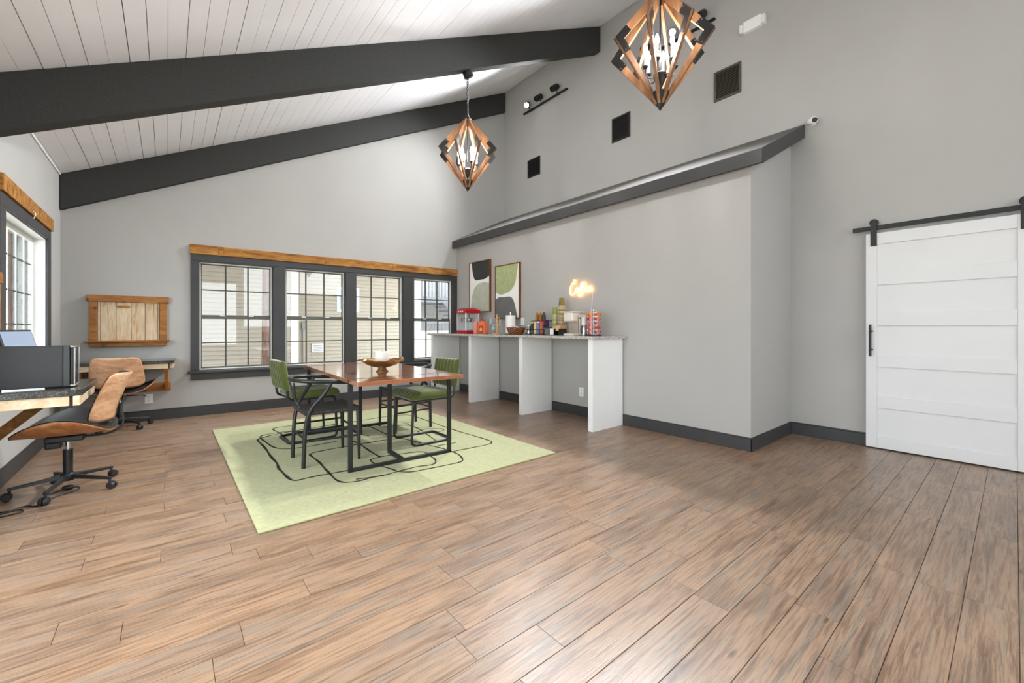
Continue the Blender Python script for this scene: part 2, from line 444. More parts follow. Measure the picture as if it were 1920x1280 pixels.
for (a, b, c, d) in RW:
    k += 1
    w = tag(empty('window_%d' % k, (LX, (a+b)/2, c)), 'unseen side window added beside the camera for daylight', kind='structure')
    mb = MB(); h = (b - a) / 2; t = d - c
    mb.box(-.1, -.05, -h, -h+.05, 0, t).box(-.1, -.05, h-.05, h, 0, t).box(-.1, -.05, -h, h, 0, .05).box(-.1, -.05, -h, h, t-.05, t)
    mb.build('frame', M['vinyl'], w); box('pane', M['glass'], (-.078, -.072, -h, h, 0, t), w)
def portal(loc, rot, sx, sy):
    l = bpy.data.lights.new('portal', 'AREA'); l.shape = 'RECTANGLE'; l.size = sx; l.size_y = sy; l.cycles.is_portal = True
    o = bpy.data.objects.new('portal', l); scene.collection.objects.link(o); o.location = loc; o.rotation_euler = rot
for a, b, c, d in BH: portal(((a+b)/2, YB - .14, (c+d)/2), (R(90), 0, 0), b - a, d - c)
for a, b, c, d in RW + [LW]: portal((LX - .14, (a+b)/2, (c+d)/2), (R(90), 0, R(-90)), b - a, d - c)
for a, b in FWIN: portal(((a+b)/2, yfar((a+b)/2) + .14, (FZ0+FZ1)/2), (R(90), 0, R(180)), b - a, FZ1 - FZ0)

# ceiling
mb = MB().prism([(LX - .2, zc(LX - .2) + .02), (DX + .2, zc(DX + .2) + .02), (DX + .2, zc(DX + .2) + .14), (LX - .2, zc(LX - .2) + .14)], 'y', YB - .2, 7.15)
ceil = tag(mb.build('ceiling', M['gap']), 'sloped white board ceiling', kind='structure')
CP = .1175
x = .006 - CP * 9; i = 0
while x < DX:
    a, b = max(x, LX), min(x + CP, DX)
    if b - a > .01:
        g = random.choice((.0006, .0008, .0012, .0022)) if x > 1.2 else random.choice((.0012, .0022, .0034, .0044))
        dz = random.uniform(-.0008, .0008)
        a2, b2 = a + g, b - .0006
        MB().prism([(a2, zc(a2) + dz), (b2, zc(b2) + dz), (b2, zc(b2) + .02), (a2, zc(a2) + .02)], 'y', YB, 7.08).build('ceiling_board', M['ceil'], ceil)
    x += CP
box('crown_strip', M['ceil'], (LX, LX + .012, YB, 7.07, zc(LX) - .012, zc(LX) + .004), ceil)

mb = MB().prism([(LX - .9, zc(LX - .9) + .03), (DX + .6, zc(DX + .6) + .03), (DX + .6, zc(DX + .6) + .2), (LX - .9, zc(LX - .9) + .2)], 'y', 7.25, 8.3)  # out-of-view slab added to shade the gap between the buildings
tag(mb.build('roof', M['dark']), 'unseen roof overhang added outside to shade the gap between buildings', kind='structure')
# beams
BD = .41
def beam(y0, th, label, x0=LX + .003, x1=DX - .003):
    mb = MB().prism([(x0, zc(x0) - BD), (x1, zc(x1) - BD), (x1, zc(x1) - .001), (x0, zc(x0) - .001)], 'y', 0, th)
    o = mb.build('ceiling_beam', M['beam'], bevel=.006, seg=1)
    o.location = (0, y0, 0); o.rotation_euler = (0, 0, SKEW)
    return tag(o, label, 'beam', 'sloping ceiling beams')
beam(4.507, .13, 'charcoal sloping ceiling beam the smaller hanging lantern hangs from')
beam(FAR0 - .07, .068, 'charcoal sloping beam along the top of the window wall')
beam(1.818, .13, 'charcoal sloping ceiling beam overhead above the larger lantern')

# cap over the coffee wall
XF, ZF = 4.195, 2.70
cap = tag(empty('trim_1', (0, 0, 0)), 'dark sloping cap above the coffee wall', kind='structure')
SL = .485
def zt(x): return ZF + .135 + SL * (x - XF)
MB().prism([(XF, ZF), (XF + .03, ZF), (XF + .03, zt(XF + .03) - .004), (XF, zt(XF) - .004)], 'y', 1.475, yfar(4.2) - .002).build('fascia', M['dark'], cap, bevel=.004)
MB().prism([(XF + .03, ZF), (DX - .002, ZF + SL * (DX - XF - .03)), (DX - .002, zt(DX) - .005), (XF + .03, zt(XF + .03) - .004)], 'y', 1.475, 1.505).build('rake_board', M['dark'], cap, bevel=.004)
MB().prism([(XF + .002, zt(XF) - .004), (DX - .002, zt(DX) - .006), (DX - .002, zt(DX)), (XF + .002, zt(XF))], 'y', 1.478, yfar(4.8) - .004).build('cap_top', M['captop'], cap)
MB().prism([(XF + .03, ZF + .02), (WX - .001, ZF + .035), (WX - .001, ZF + .05), (XF + .03, ZF + .05)], 'y', 1.505, yfar(4.25) - .004).build('soffit', M['wall'], cap)
MB().prism([(WX - .001, ZF + .05), (DX - .003, ZF + .055 + SL * (DX - WX)), (DX - .003, ZF + .07 + SL * (DX - WX)), (WX - .001, ZF + .065)], 'y', 1.505, 1.609).build('soffit', M['wall'], cap)

# baseboards
def bboard(name, boxes, label, xf=False):
    mb = MB()
    for b in boxes: mb.box(*b)
    o = mb.build(name, M['dark'], bevel=.004)
    if xf: far_xf(o)
    return tag(o, label, kind='structure')
bboard('baseboard_far', [(LX, 4.30, -.015, -.001, 0, .122), (LX, 4.30, -.011, -.001, .122, .136)], 'charcoal baseboard along the window wall', True)
bboard('baseboard_left', [(LX + .001, LX + .015, -2.5, 7.06, 0, .122), (LX + .001, LX + .011, -2.5, 7.06, .122, .136)], 'charcoal baseboard along the window side wall')
bboard('baseboard_right', [(WX - .015, WX - .001, 1.595, 6.83, 0, .118), (WX - .011, WX - .001, 1.599, 6.83, .118, .132)], 'charcoal baseboard along the coffee wall')
bboard('baseboard_return', [(WX - .015, DX - .016, 1.595, 1.609, 0, .118), (WX - .011, DX - .012, 1.599, 1.609, .118, .132)], 'charcoal baseboard on the short return wall')
bboard('baseboard_door', [(DX - .015, DX - .001, -2.5, 1.594, 0, .118), (DX - .011, DX - .001, -2.5, 1.598, .118, .132)], 'charcoal baseboard beside the barn door')

# ------------------------------------------------------------------ far windows
cas = far_xf(empty('trim_2')); tag(cas, 'charcoal casing around the four windows', kind='structure')
D0, D1 = -.022, -.001
edges = [(.243, .331), (1.207, 1.368), (2.238, 2.408), (3.220, 3.421), (4.214, 4.300)]
for a, b in edges: box('casing_board', M['dark'], (a, b, D0, D1, .60, 2.09), cas, .004)
box('casing_head', M['dark'], (.243, 4.300, D0 - .003, D1, 2.09, 2.176), cas, .004)
box('stool', M['dark'], (.213, 4.300, -.055, D1, .572, .602), cas, .006)
box('apron', M['dark'], (.243, 4.300, D0, D1, .483, .571), cas, .004)
for (a, b) in FWIN:     # charcoal returns lining the openings
    mb = MB().box(a, a + .006, D1, .06, FZ0, FZ1).box(b - .006, b, D1, .06, FZ0, FZ1).box(a, b, D1, .06, FZ1 - .006, FZ1).box(a, b, D1, .06, FZ0, FZ0 + .006)
    mb.build('opening_liner', M['dark'], cas)
hdr = far_xf(empty('window_header')); tag(hdr, 'long rustic pine board above the four windows', 'wood header')
cuts = [.236, .545, .60, 1.92, 3.02, 3.09, 4.298]
for a, b in zip(cuts, cuts[1:]): box('board', M['header'], (a + .0005, b - .0005, -.037 - random.uniform(0, .004), -.001, 2.178, 2.302 - random.uniform(0, .004)), hdr, .003)

def window(idx, a, b, label):
    w = far_xf(empty('window_%d' % idx)); tag(w, label, kind='structure')
    a, b, z0, z1 = a + .008, b - .008, FZ0 + .008, FZ1 - .008
    mb = MB(); t = .014
    mb.box(a, a+t, .05, .125, z0, z1).box(b-t, b, .05, .125, z0, z1).box(a+t, b-t, .05, .125, z0, z0+t).box(a+t, b-t, .05, .125, z1-t, z1)
    mb.build('frame', M['vinyl'], w, bevel=.002, seg=1)
    zm = 1.335
    for (s0, s1, y) in ((zm - .012, z1 - t, .098), (z0 + t, zm + .022, .068)):
        up = s0 > 1
        mb = MB(); q = .014; x0, x1 = a + t, b - t
        lo, hi = (.040, .014) if up else (.022, .050)
        mb.box(x0, x0+q, y, y+.024, s0, s1).box(x1-q, x1, y, y+.024, s0, s1).box(x0+q, x1-q, y, y+.024, s1-hi, s1)
        mb.box(x0+q, x1-q, y, y+.024, s0, s0+lo)
        sash = mb.build('sash', M['rail'], w, bevel=.002, seg=1)
        gx0, gx1, gz0, gz1 = x0 + q, x1 - q, s0 + lo, s1 - hi
        for k in (1, 2):
            c = gx0 + (gx1 - gx0) * k / 3; box('muntin', M['muntin'], (c - .0095, c + .0095, y + .004, y + .020, gz0, gz1), sash)
        c = (gz0 + gz1) / 2
        for k in range(3):
            box('muntin', M['muntin'], (gx0 + (gx1-gx0)*k/3 + (.008 if k else 0), gx0 + (gx1-gx0)*(k+1)/3 - (.008 if k < 2 else 0), y + .004, y + .020, c - .0075, c + .0075), sash)
            for j in range(2):
                box('pane', M['glass'], (gx0 + (gx1-gx0)*k/3, gx0 + (gx1-gx0)*(k+1)/3, y + .010, y + .014, gz0 if j == 0 else c, c if j == 0 else gz1), sash)
    for k in (.3, .7):
        c = a + (b - a) * k; box('sash_lock', M['vinyl'], (c - .03, c + .03, .05, .068, zm + .008, zm + .022), w, .003)
names = ['first of the four windows, nearest the far desk', 'second of the four windows behind the table', 'third of the four windows behind the table', 'last of the four windows beside the coffee counter']
for i, (a, b) in enumerate(FWIN): window(i + 1, a, b, names[i])

# left wall window
cas = tag(empty('trim_3'), 'charcoal casing around the side window', kind='structure')
for c in ((4.72, 4.86), (6.31, 6.45)): box('casing_board', M['dark'], (LX + .001, LX + .02, c[0], c[1], .88, 2.09), cas, .004)
box('casing_head', M['dark'], (LX + .001, LX + .02, 4.72, 6.45, 2.09, 2.189), cas, .004)
box('stool', M['dark'], (LX + .001, LX + .05, 4.70, 6.47, .92, .955), cas, .005)
mb = MB().box(LX - .09, LX, 4.86, 4.868, .96, 2.09).box(LX - .09, LX, 6.302, 6.31, .96, 2.09).box(LX - .09, LX, 4.868, 6.302, 2.082, 2.09).box(LX - .09, LX, 4.868, 6.302, .96, .968)
mb.build('opening_liner', M['vinyl'], cas)
hdr = tag(empty('window_header'), 'short thick pine board above the side window at left', 'wood header')
box('board', M['header'], (LX + .001, LX + .037, 4.716, 6.45, 2.191, 2.318), hdr, .003)
MB().tube([(LX + .04, 5.55, 2.215), (LX + .052, 5.55, 2.21), (LX + .056, 5.55, 2.19), (LX + .05, 5.548, 2.165), (LX + .045, 5.546, 2.15)], .004, 6).build('hook', M['whitepl'], hdr, smooth=True)
w = tag(empty('window_5'), 'gridded side window at left edge', kind='structure')
y0, y1, z0, z1 = 4.868, 6.302, .968, 2.082; X0 = LX - .115
mb = MB().box(X0 + .008, X0 + .034, y0, y0+.05, z0, z1).box(X0 + .008, X0 + .034, y1-.05, y1, z0, z1).box(X0 + .008, X0 + .034, y0+.05, y1-.05, z0, z0+.05).box(X0 + .008, X0 + .034, y0+.05, y1-.05, z1-.045, z1)
fr = mb.build('sash', M['vinyl'], w, bevel=.003, seg=1)
ys = [y0 + .05 + (y1 - y0 - .1) * k / 5 for k in range(6)]; zs = [z0 + .05, 1.215, 1.51, 1.81, z1 - .045]
for y in ys[1:-1]: box('muntin', M['vinyl'], (X0 + .0225, X0 + .029, y - .007, y + .007, zs[0], zs[-1]), fr)
for z in zs[1:-1]: box('muntin', M['muntin'], (X0 + .0222, X0 + .0285, ys[0], ys[-1], z - .007, z + .007), fr)  # level bars take the darkened backlit colour
for i in range(5):
    for j in range(4): box('pane', M['glass'], (X0 + .018, X0 + .022, ys[i], ys[i+1], zs[j], zs[j+1]), fr)

# ------------------------------------------------------------------ outside
tag(box('ground', M['ground'], (-40, 50, -20, 70, -.4, -.2)), 'pale ground outside the windows', kind='structure')
bld = tag(empty('neighbour_building', (0, 12.2, -.2)), 'beige lap sided building seen through the four windows', 'building')
mb = MB()
def laps(mb, x0, x1, y, z0, z1, p=.105):
    z = z0
    while z < z1:
        mb.add([(x0,y-.034,z),(x1,y-.034,z),(x1,y-.002,z+p),(x0,y-.002,z+p),(x0,y,z),(x1,y,z)], [(0,1,2,3),(4,5,1,0)]); z += p
laps(mb, -.8, 2.52, 0, 0, 7); laps(mb, 2.70, 6.35, .55, 0, 7)
z = 0
while z < 7:
    mb.add([(2.716,.02,z),(2.716,.55,z),(2.702,.55,z+.105),(2.702,.02,z+.105)], [(0,1,2,3)]); z += .105
mb.build('siding', M['siding'], bld)['kind'] = 'stuff'
mb = MB().box(-.8, 2.7, .002, 6, 0, 7).box(2.7, 6.5, .552, 6, 0, 7); mb.build('wall_core', M['siding'], bld)
box('corner_board', M['exttrim'], (2.52, 2.70, -.03, .02, 0, 7), bld); box('corner_board', M['exttrim'], (6.33, 6.56, .51, .57, 0, 7), bld)
wn_ = box('window', M['exttrim'], (3.85, 4.50, .515, .55, 1.86, 2.60), bld); box('pane', M['screen'], (3.92, 4.43, .508, .514, 1.93, 2.53), wn_)
vt = box('wall_vent', M['exttrim'], (3.17, 3.47, .50, .548, .70, .94), bld)
for k in range(4): box('louver', M['stucco'], (3.20, 3.44, .494, .500, .725 + k*.052, .742 + k*.052), vt)
mt = box('meter_box', M['stucco'], (2.90, 3.02, .46, .53, 1.36, 1.54), bld, .01); MB().tube([(2.93, .5, 0), (2.93, .5, 1.36)], .016, 8).build('conduit', M['stucco'], mt)
box('shade_slab', M['exttrim'], (-6.5, 10.5, -4.0, .54, 3.55, 3.75), bld)  # slab added above the view to keep sky light off the siding
bal = tag(empty('balcony', (12.2, 20, -.2)), 'dark timber balcony and stairs beyond the last window', 'balcony')
box('back_wall', M['stucco'], (-2.2, 5, 2, 2.2, 0, 8), bal)
box('deck_floor', M['deck'], (-2.2, 4, -.2, 1.9, 2.75, 3.05), bal)
for k in range(30): box('baluster', M['deck'], (-2.1 + k*.2, -2.05 + k*.2, -.15, -.10, 3.05, 4.05), bal)
box('rail', M['deck'], (-2.2, 4, -.2, -.05, 4.05, 4.15), bal)
for k in range(24): box('baluster', M['deck'], (-2.1 + k*.2, -2.03 + k*.2, -1.2, -1.14, .55, 1.6), bal)
box('rail', M['deck'], (-2.2, 3, -1.25, -1.1, 1.6, 1.72), bal)
for k in range(10): box('stair_tread', M['deck'], (-.5 + k*.27, -.15 + k*.27, -.1, 1.0, 2.55 - k*.24, 2.62 - k*.24), bal)
MB().bar((-.6, -.15, 2.9), (2.1, -.15, .4), .08, .28).build('stringer', M['deck'], bal)
for k in (-2.15, .2, 2.6): box('post', M['deck'], (k, k + .14, -.2, -.06, 0, 4.2), bal)
box('ground_wall', M['siding'], (-2.6, 4, -1.4, -1.3, 0, 1.25), bal)
def trunk(loc, r, h, label, lean=0):
    pts = [(lean * t * h, 0, t * h) for t in (0, .1, .3, .6, 1)]; rs = [r * s for s in (1.25, 1.08, 1, .92, .8)]
    o = MB().tube(pts, rs, 14).build('tree_trunk', M['bark'], loc=loc, smooth=True)
    return tag(o, label, 'tree')
trunk((1.68, 10.5, -.2), .085, 7, 'straight pine trunk outside the first far window', .004)
trunk((-1.74, 9.0, -.2), .06, 6, 'slim tree trunk outside the side window, beside the casing')
trunk((-2.7, 12.6, -.2), .12, 7, 'thicker tree trunk farther off outside the side window')
def shrub(loc, rx, rz, n, label, seed):
    rnd = random.Random(seed); mb = MB()
    for _ in range(n):
        a, b, c = rnd.uniform(0, 6.283), rnd.uniform(-1, 1), rnd.uniform(.55, 1) ; s = math.sqrt(1 - b*b)
        p = Vector((rx*c*s*math.cos(a), rx*c*s*math.sin(a), rz + rz*c*b)); q = Vector((rnd.gauss(0,1), rnd.gauss(0,1), rnd.gauss(0,1))).normalized()
        u = q.orthogonal().normalized() * .15; v = q.cross(u).normalized() * .09
        mb.add([p - u, p - v, p + u, p + v], [(0,1,2,3)])
    root = tag(empty('shrub', loc), label, 'shrub', 'greenery outside the side window')
    mb.build('foliage', M['leaf'], root, fix=False)['kind'] = 'stuff'
    def core(u, v):
        a, b = 2*math.pi*u, math.pi*(v - .5); w_ = .78 * (1 + .12*math.sin(5*a + 7*b + seed) + .08*math.sin(9*b + 3*a))
        return (rx*w_*math.cos(a)*math.cos(b), rx*w_*math.sin(a)*math.cos(b), rz + rz*w_*math.sin(b))
    MB().grid(core, 25, 17).build('inner_foliage', M['leaf'], root, smooth=True)
    MB().tube([(0,0,0), (0,0,rz*1.2)], .05, 6).build('stem', M['bark'], root)
shrub((-2.9, 10.6, -.2), 1.2, 2.2, 2600, 'tall green shrub outside the side window, leftmost', 1)
shrub((-1.75, 12.6, -.2), .95, 2.4, 2600, 'tall green shrub outside the side window, next to the jamb', 2)
shrub((-4.6, 14.5, -.2), 1.6, 2.8, 2600, 'broad green shrub farthest off outside the side window', 3)

for i_, (x_, y_, r_) in enumerate(((-5.2, 9.4, 1.5), (-3.6, 16.8, 1.9), (-6.4, 12.0, 1.7), (-7.2, 16.2, 2.0))):  # evergreens added to block sky light at the end of the alley
    shrub((x_, y_, -.2), r_, 3.4, 3600, ('tall evergreen added for shade outside the side window, nearest the house', 'tall evergreen added for shade far off in line with the window jamb', 'tall evergreen added for shade in the middle of the outdoor row', 'tall evergreen added for shade at the far end of the outdoor row')[i_], 10 + i_)
# ------------------------------------------------------------------ rug
rug = tag(box('rug', M['rug'], (.402, 2.82, 2.755, 5.885, .0005, .0125), bevel=.005), 'sage green wool area rug with wandering charcoal lines', 'rug')
SY, CYW = math.sin(R(39.638)), math.cos(R(39.638))
def fl(px, py, z=.0125):      # point of the rug measured in the photograph
    t = (CAM_H - z) / ((py - 615) / 781); a = (px - 960) / 781
    return (t * (SY + CYW * a), t * (CYW - SY * a))
def q1(*p): return [fl(380 + a / 4.741, 740 + b / 4.741) for a, b in p]
def q2(*p): return [fl(700 + a / 4.922, 740 + b / 4.922) for a, b in p]
lines = [
 (q1((1330,665),(1110,705),(990,725),(880,752),(820,765),(770,750),(720,700),(670,650),(665,610),(600,545),(570,490),(520,435),(485,405),(500,392),(560,372),(640,352),(820,322),(1000,292),(1200,258)), .026),
 (q1((1612,715),(1500,735),(1400,765),(1270,783),(1190,765),(1130,700),(1080,650),(1040,600),(980,555),(945,530),(990,512),(1140,482),(1320,450),(1500,420),(1612,402)), .024),
 (q2((-160,780),(0,757),(120,738),(220,708),(330,680),(430,658),(520,650),(570,635),(580,610),(560,585),(530,568),(495,535),(430,522),(300,540),(150,556),(0,588),(-30,600),(-10,625),(60,655),(170,685),(220,705)), .02),
 (q2((220,705),(280,712),(350,713),(480,688),(620,660),(790,625),(830,607),(815,575),(780,545),(740,530),(660,500),(560,475),(400,435),(300,410),(130,370),(40,325),(-40,290),(-140,262)), .02),
 (q2((560,560),(750,520),(900,490),(1060,460),(1100,440),(1085,425),(900,370),(760,330),(560,260),(400,205),(340,185),(230,188),(80,205),(-60,228),(-200,250)), .02),
 (q2((410,340),(440,325),(530,310),(620,310),(655,320),(640,333),(580,343),(500,350),(430,352),(410,340)), .016),
 (q2((590,435),(540,395),(480,355),(430,318),(360,290),(300,280),(220,283),(80,300)), .018),
 (q2((590,470),(720,450),(760,440)), .018),
 (q2((-60,448),(0,436),(130,412),(260,400)), .018),
 (q2((65,575),(0,540),(-60,500),(-120,455),(-190,425)), .024),
 (q1((825,272),(700,285),(640,295),(622,303),(640,320),(690,340),(710,360),(740,390),(770,413),(850,415),(1000,398),(1180,370)), .020),
 (q1((1000,292),(830,318),(700,332),(560,352),(503,372),(530,400),(560,420),(620,465),(700,482),(830,475),(1000,450),(1200,410)), .022),
 (q1((1290,300),(1330,325),(1400,350),(1480,365)), .02),
]
def smoothpath(p, it=2):
    for _ in range(it):
        q = [p[0]]
        for a, b in zip(p, p[1:]): q += [(.75*a[0]+.25*b[0], .75*a[1]+.25*b[1]), (.25*a[0]+.75*b[0], .25*a[1]+.75*b[1])]
        q.append(p[-1]); p = q
    return p
for p, wd in lines:
    p = [(min(max(x, .43), 2.79), min(max(y, 2.79), 5.85)) for x, y in smoothpath(p)]
    mb = MB(); vs_ = []; n = len(p)
    for i in range(n):
        a, b = Vector(p[max(i-1, 0)]), Vector(p[min(i+1, n-1)]); t = (b - a)
        if t.length < 1e-6: t = Vector((1, 0))
        t.normalize(); nn = Vector((-t.y, t.x)) * wd * .36 * (1 + .25 * math.sin(i * .9)); c = Vector(p[i])
        for q, z in ((c + nn, .0122), (c + nn, .0146), (c - nn, .0146), (c - nn, .0122)): vs_.append((q.x, q.y, z))
    fs = [(4*i+j, 4*i+4+j, 4*i+5+j, 4*i+1+j) for i in range(n-1) for j in range(3)]
    mb.add(vs_, fs); mb.build('rug_line', M['rugline'], rug)

# ------------------------------------------------------------------ dining table
RZ = .013
tb = tag(empty('dining_table', (1.622, 4.165, RZ), R(-2.0)), 'square edged cherry wood dining table on black steel frames', 'table')
HX, HY, TT = .468, .985, .033
z1, z0 = .752, .752 - TT
sy = HY - .238
for a, b in ((-HY, -sy - .008), (-sy + .008, sy - .008), (sy + .008, HY)): box('top_board', M['tabletop'], (-HX, HX, a, b, z0, z1), tb, .0015, seg=1)
for s in (-1, 1):
    y = s * sy
    box('steel_strip', M['frameblk'], (-HX - .002, HX + .002, y - .008, y + .008, z0, z1 + .001), tb)
    for e in (-1, 1): box('leg', M['frameblk'], (e*HX - .018 - e*.016, e*HX + .018 - e*.016, y - .014, y + .014, 0, z0), tb, .003)
    box('foot_bar', M['frameblk'], (-HX, HX, y - .014, y + .014, 0, .028), tb, .003)
    yi = y - s * .32
    box('foot_bar', M['frameblk'], (-.018, .018, min(y, yi), max(y, yi), 0, .026), tb, .003)
    box('leg', M['frameblk'], (-.018, .018, yi - .014, yi + .014, 0, z0), tb, .003)

bowl = tag(empty('bowl', (1.585, 3.86, RZ + .752)), 'wavy rimmed brass pedestal bowl on the dining table', 'bowl')
def bowlf(u, v):
    a = 2 * math.pi * u; r = .03 + .175 * v
    z = .045 + .075 * v ** 2.0
    if v > .8: z += (v - .8) * 5 * (.008 * math.sin(7*a) + .006 * math.sin(12*a + 1)); r += (v - .8) * 5 * (.010 * math.sin(7*a + 2) + .004 * math.sin(17*a))
    return (r * math.cos(a), r * math.sin(a), z)
MB().grid(bowlf, 73, 12).build('dish', M['brass'], bowl, smooth=True, solid=.004)
MB().lathe([(.0, 0), (.058, 0), (.056, .006), (.04, .02), (.034, .046), (0, .046)], 28).build('pedestal', M['brass'], bowl, smooth=True)
cd = tag(empty('candle', (1.585, 3.86, RZ + .752 + .0485)), 'ivory pillar candle standing in the brass bowl', 'candle')
MB().lathe([(0, 0), (.066, 0), (.068, .004), (.068, .138), (.062, .142), (.05, .136), (0, .134)], 32).build('wax_body', M['wax'], cd, smooth=True)
MB().tube([(0,0,.134), (.002,0,.146), (.001,.002,.152)], .0018, 6).build('wick', M['black'], cd)

# ------------------------------------------------------------------ green velvet cantilever chairs (front = +x)
def scallop(n, half, h0, amp, per=8):
    pts = []
    tot = n * per
    for i in range(tot + 1):
        t = i / tot; y = -half + 2 * half * t; pts.append((y, h0 + amp * abs(math.sin(math.pi * n * t)) ** .6))
    return pts
gc = tag(empty('velvet_chair', (1.15, 4.83, RZ)), 'green velvet channel tufted chair by the windows, left of the table', 'chair', 'green velvet cantilever chairs')
W2 = .205
half = [(-.265, W2, .79), (-.232, W2, .448), (.225, W2, .448), (.245, W2, .013), (-.215, W2, .013)]
path = half + [(x, -y, z) for x, y, z in half[::-1]]
MB().tube(fillet(path, .055, 5), .0125, 10).build('frame', M['frameblk'], gc, smooth=True)
for s in (-1, 1): box('floor_glide', M['plastic'], (.12, .17, s*W2 - .012, s*W2 + .012, 0, .008), gc)
def cushion(axis_len, half, thick, n, amp, rnd=.035, both=False):
    prof = scallop(n, half, 0, amp)
    secs = []
    L = axis_len
    for k in range(13):
        t = k / 12
        x = L * (.5 - .5 * math.cos(math.pi * t))
        e = min(x, L - x); f = 1 if e >= rnd else math.sqrt(max(0, 1 - (1 - e / rnd) ** 2))
        f = max(f, .12); sec = []
        for y, h in prof:
            ey = half - abs(y); g = 1 if ey >= rnd else math.sqrt(max(0, 1 - (1 - ey / rnd) ** 2)); g = max(g, .12)
            sec.append((x, y * (1 - .03 * (1 - f)), (thick/2 + h) * min(f, g)))
        for y, h in prof[::-1]:
            ey = half - abs(y); g = 1 if ey >= rnd else math.sqrt(max(0, 1 - (1 - ey / rnd) ** 2)); g = max(g, .12)
            sec.append((x, y * (1 - .03 * (1 - f)), -(thick/2 + (h if both else 0)) * min(f, g)))
        secs.append(sec)
    return MB().loft(secs)
cu = cushion(.47, .235, .066, 7, .016)
cu.v = [(x - .205, y, z + .485) for x, y, z in cu.v]
cu.build('seat', M['velvet'], gc, smooth=True)
cu = cushion(.30, .235, .040, 7, .014, both=True)
# stand the pad up: axis -> z, thickness -> +x, leaning back
lean = R(9)
cu.v = [(-.228 + z * math.cos(lean) - (x + .53 - .45) * math.sin(lean), y, .545 + x * math.cos(lean) + z * math.sin(lean)) for x, y, z in cu.v]
cu.build('backrest', M['velvet'], gc, smooth=True)
box('seat_pan', M['frameblk'], (-.19, .24, -.20, .20, .440, .456), gc)
for s in (-1, 1): MB().tube([(-.258, s*W2, .74), (-.262, s*.15, .74)], .009, 8).build('back_bracket', M['frameblk'], gc)
MB().prism([(.016*math.cos(a) , .70 + .045*math.sin(a)) for a in [k*math.pi/6 for k in range(12)]], 'x', -.293, -.286).build('back_plate', M['frameblk'], gc)
g2 = copy_tree(gc); g2.location = (2.085, 3.965, RZ); g2.rotation_euler = (0, 0, R(180)); g2['label'] = 'green velvet channel tufted chair on the coffee counter side of the table'
gc.rotation_euler = (0, 0, R(3))

# ------------------------------------------------------------------ black wishbone chairs (front = +x)
wc = tag(empty('wishbone_chair', (1.10, 3.97, RZ)), 'black wishbone armchair with woven seat, nearest the camera', 'chair', 'black wishbone chairs')
for s in (-1, 1):
    MB().tube([(.225, s*.228, 0), (.222, s*.226, .2), (.218, s*.224, .40), (.216, s*.223, .455)], [.012, .016, .018, .017], 10).build('leg', M['frameblk'], wc, smooth=True)
    MB().tube(fillet([(-.225, s*.19, 0), (-.215, s*.195, .30), (-.19, s*.205, .47), (-.08, s*.262, .61), (-.03, s*.272, .70)], .09, 5), .0165, 10).build('leg', M['frameblk'], wc, smooth=True)
arm = []
for k in range(25):
    a = R(90) + R(180) * k / 24
    arm.append((-.05 + .235 * math.cos(a), .272 * math.sin(a), .715 + .012 * (-math.cos(a))))
arm = [(.14, .262, .695), (.05, .272, .703)] + arm + [(.05, -.272, .703), (.14, -.262, .695)]
MB().tube(arm, [.013, .016] + [.0165]*25 + [.016, .013], 10).build('arm_rail', M['frameblk'], wc, smooth=True)
mb = MB()
mb.bar((-.205, 0, .47), (-.25, 0, .56), .05, .010, (1,0,0)); mb.bar((-.248, .016, .555), (-.272, .075, .70), .024, .010, (1,0,0)); mb.bar((-.248, -.016, .555), (-.272, -.075, .70), .024, .010, (1,0,0))
mb.build('splat', M['frameblk'], wc, bevel=.002)
def seatf(u, v):
    x = -.205 + .43 * u; w = .195 + .033 * u; y = w * (2*v - 1)
    return (x, y, .452 - .018 * math.sin(math.pi*u) * math.sin(math.pi*v) + .012 * abs(2*u-1)**3 )
MB().grid(seatf, 17, 17).build('seat', M['cord'], wc, smooth=True, solid=.02)
for a, b in (((-.205, -.195, .45), (-.205, .195, .45)), ((.222, -.226, .45), (.222, .226, .45)), ((-.205, .195, .45), (.222, .226, .45)), ((-.205, -.195, .45), (.222, -.226, .45))):
    MB().tube([a, b], .0165, 8).build('seat_rail', M['cord'], wc, smooth=True)
for s in (-1, 1):
    for z in (.30, .22):
        MB().tube([(-.212, s*.196, z), (.221, s*.225, z - .005)], .0095, 8).build('stretcher', M['frameblk'], wc, smooth=True)
MB().tube([(.221, -.225, .27), (.221, .225, .27)], .0095, 8).build('stretcher', M['frameblk'], wc, smooth=True)
MB().tube([(-.213, -.195, .24), (-.213, .195, .24)], .0095, 8).build('stretcher', M['frameblk'], wc, smooth=True)
w2 = copy_tree(wc); w2.location = (2.18, 4.605, RZ); w2.rotation_euler = (0, 0, R(180)); w2['label'] = 'black wishbone armchair mostly hidden behind the far side of the table'

# ------------------------------------------------------------------ coffee counter
for y, lb in ((3.052, 'white counter support panel nearest the camera'), (4.268, 'white counter support panel, second from the camera'), (5.505, 'white counter support panel, third from the camera'), (6.735, 'white counter support panel against the window wall')):
    tag(box('counter_panel', M['whitepl'], (3.715, WX - .017, y, y + .07, 0, 1.054), bevel=.002), lb, 'panel', 'white counter support panels')
tag(box('countertop', M['granite'], (3.665, WX - .002, 3.0, 6.855, 1.0545, 1.087), bevel=.004), 'long speckled grey granite counter along the coffee wall', 'countertop')
CT = 1.0875
def on(x, y, name, label, cat, group=None, rz=0): return tag(empty(name, (x, y, CT), rz), label, cat, group)

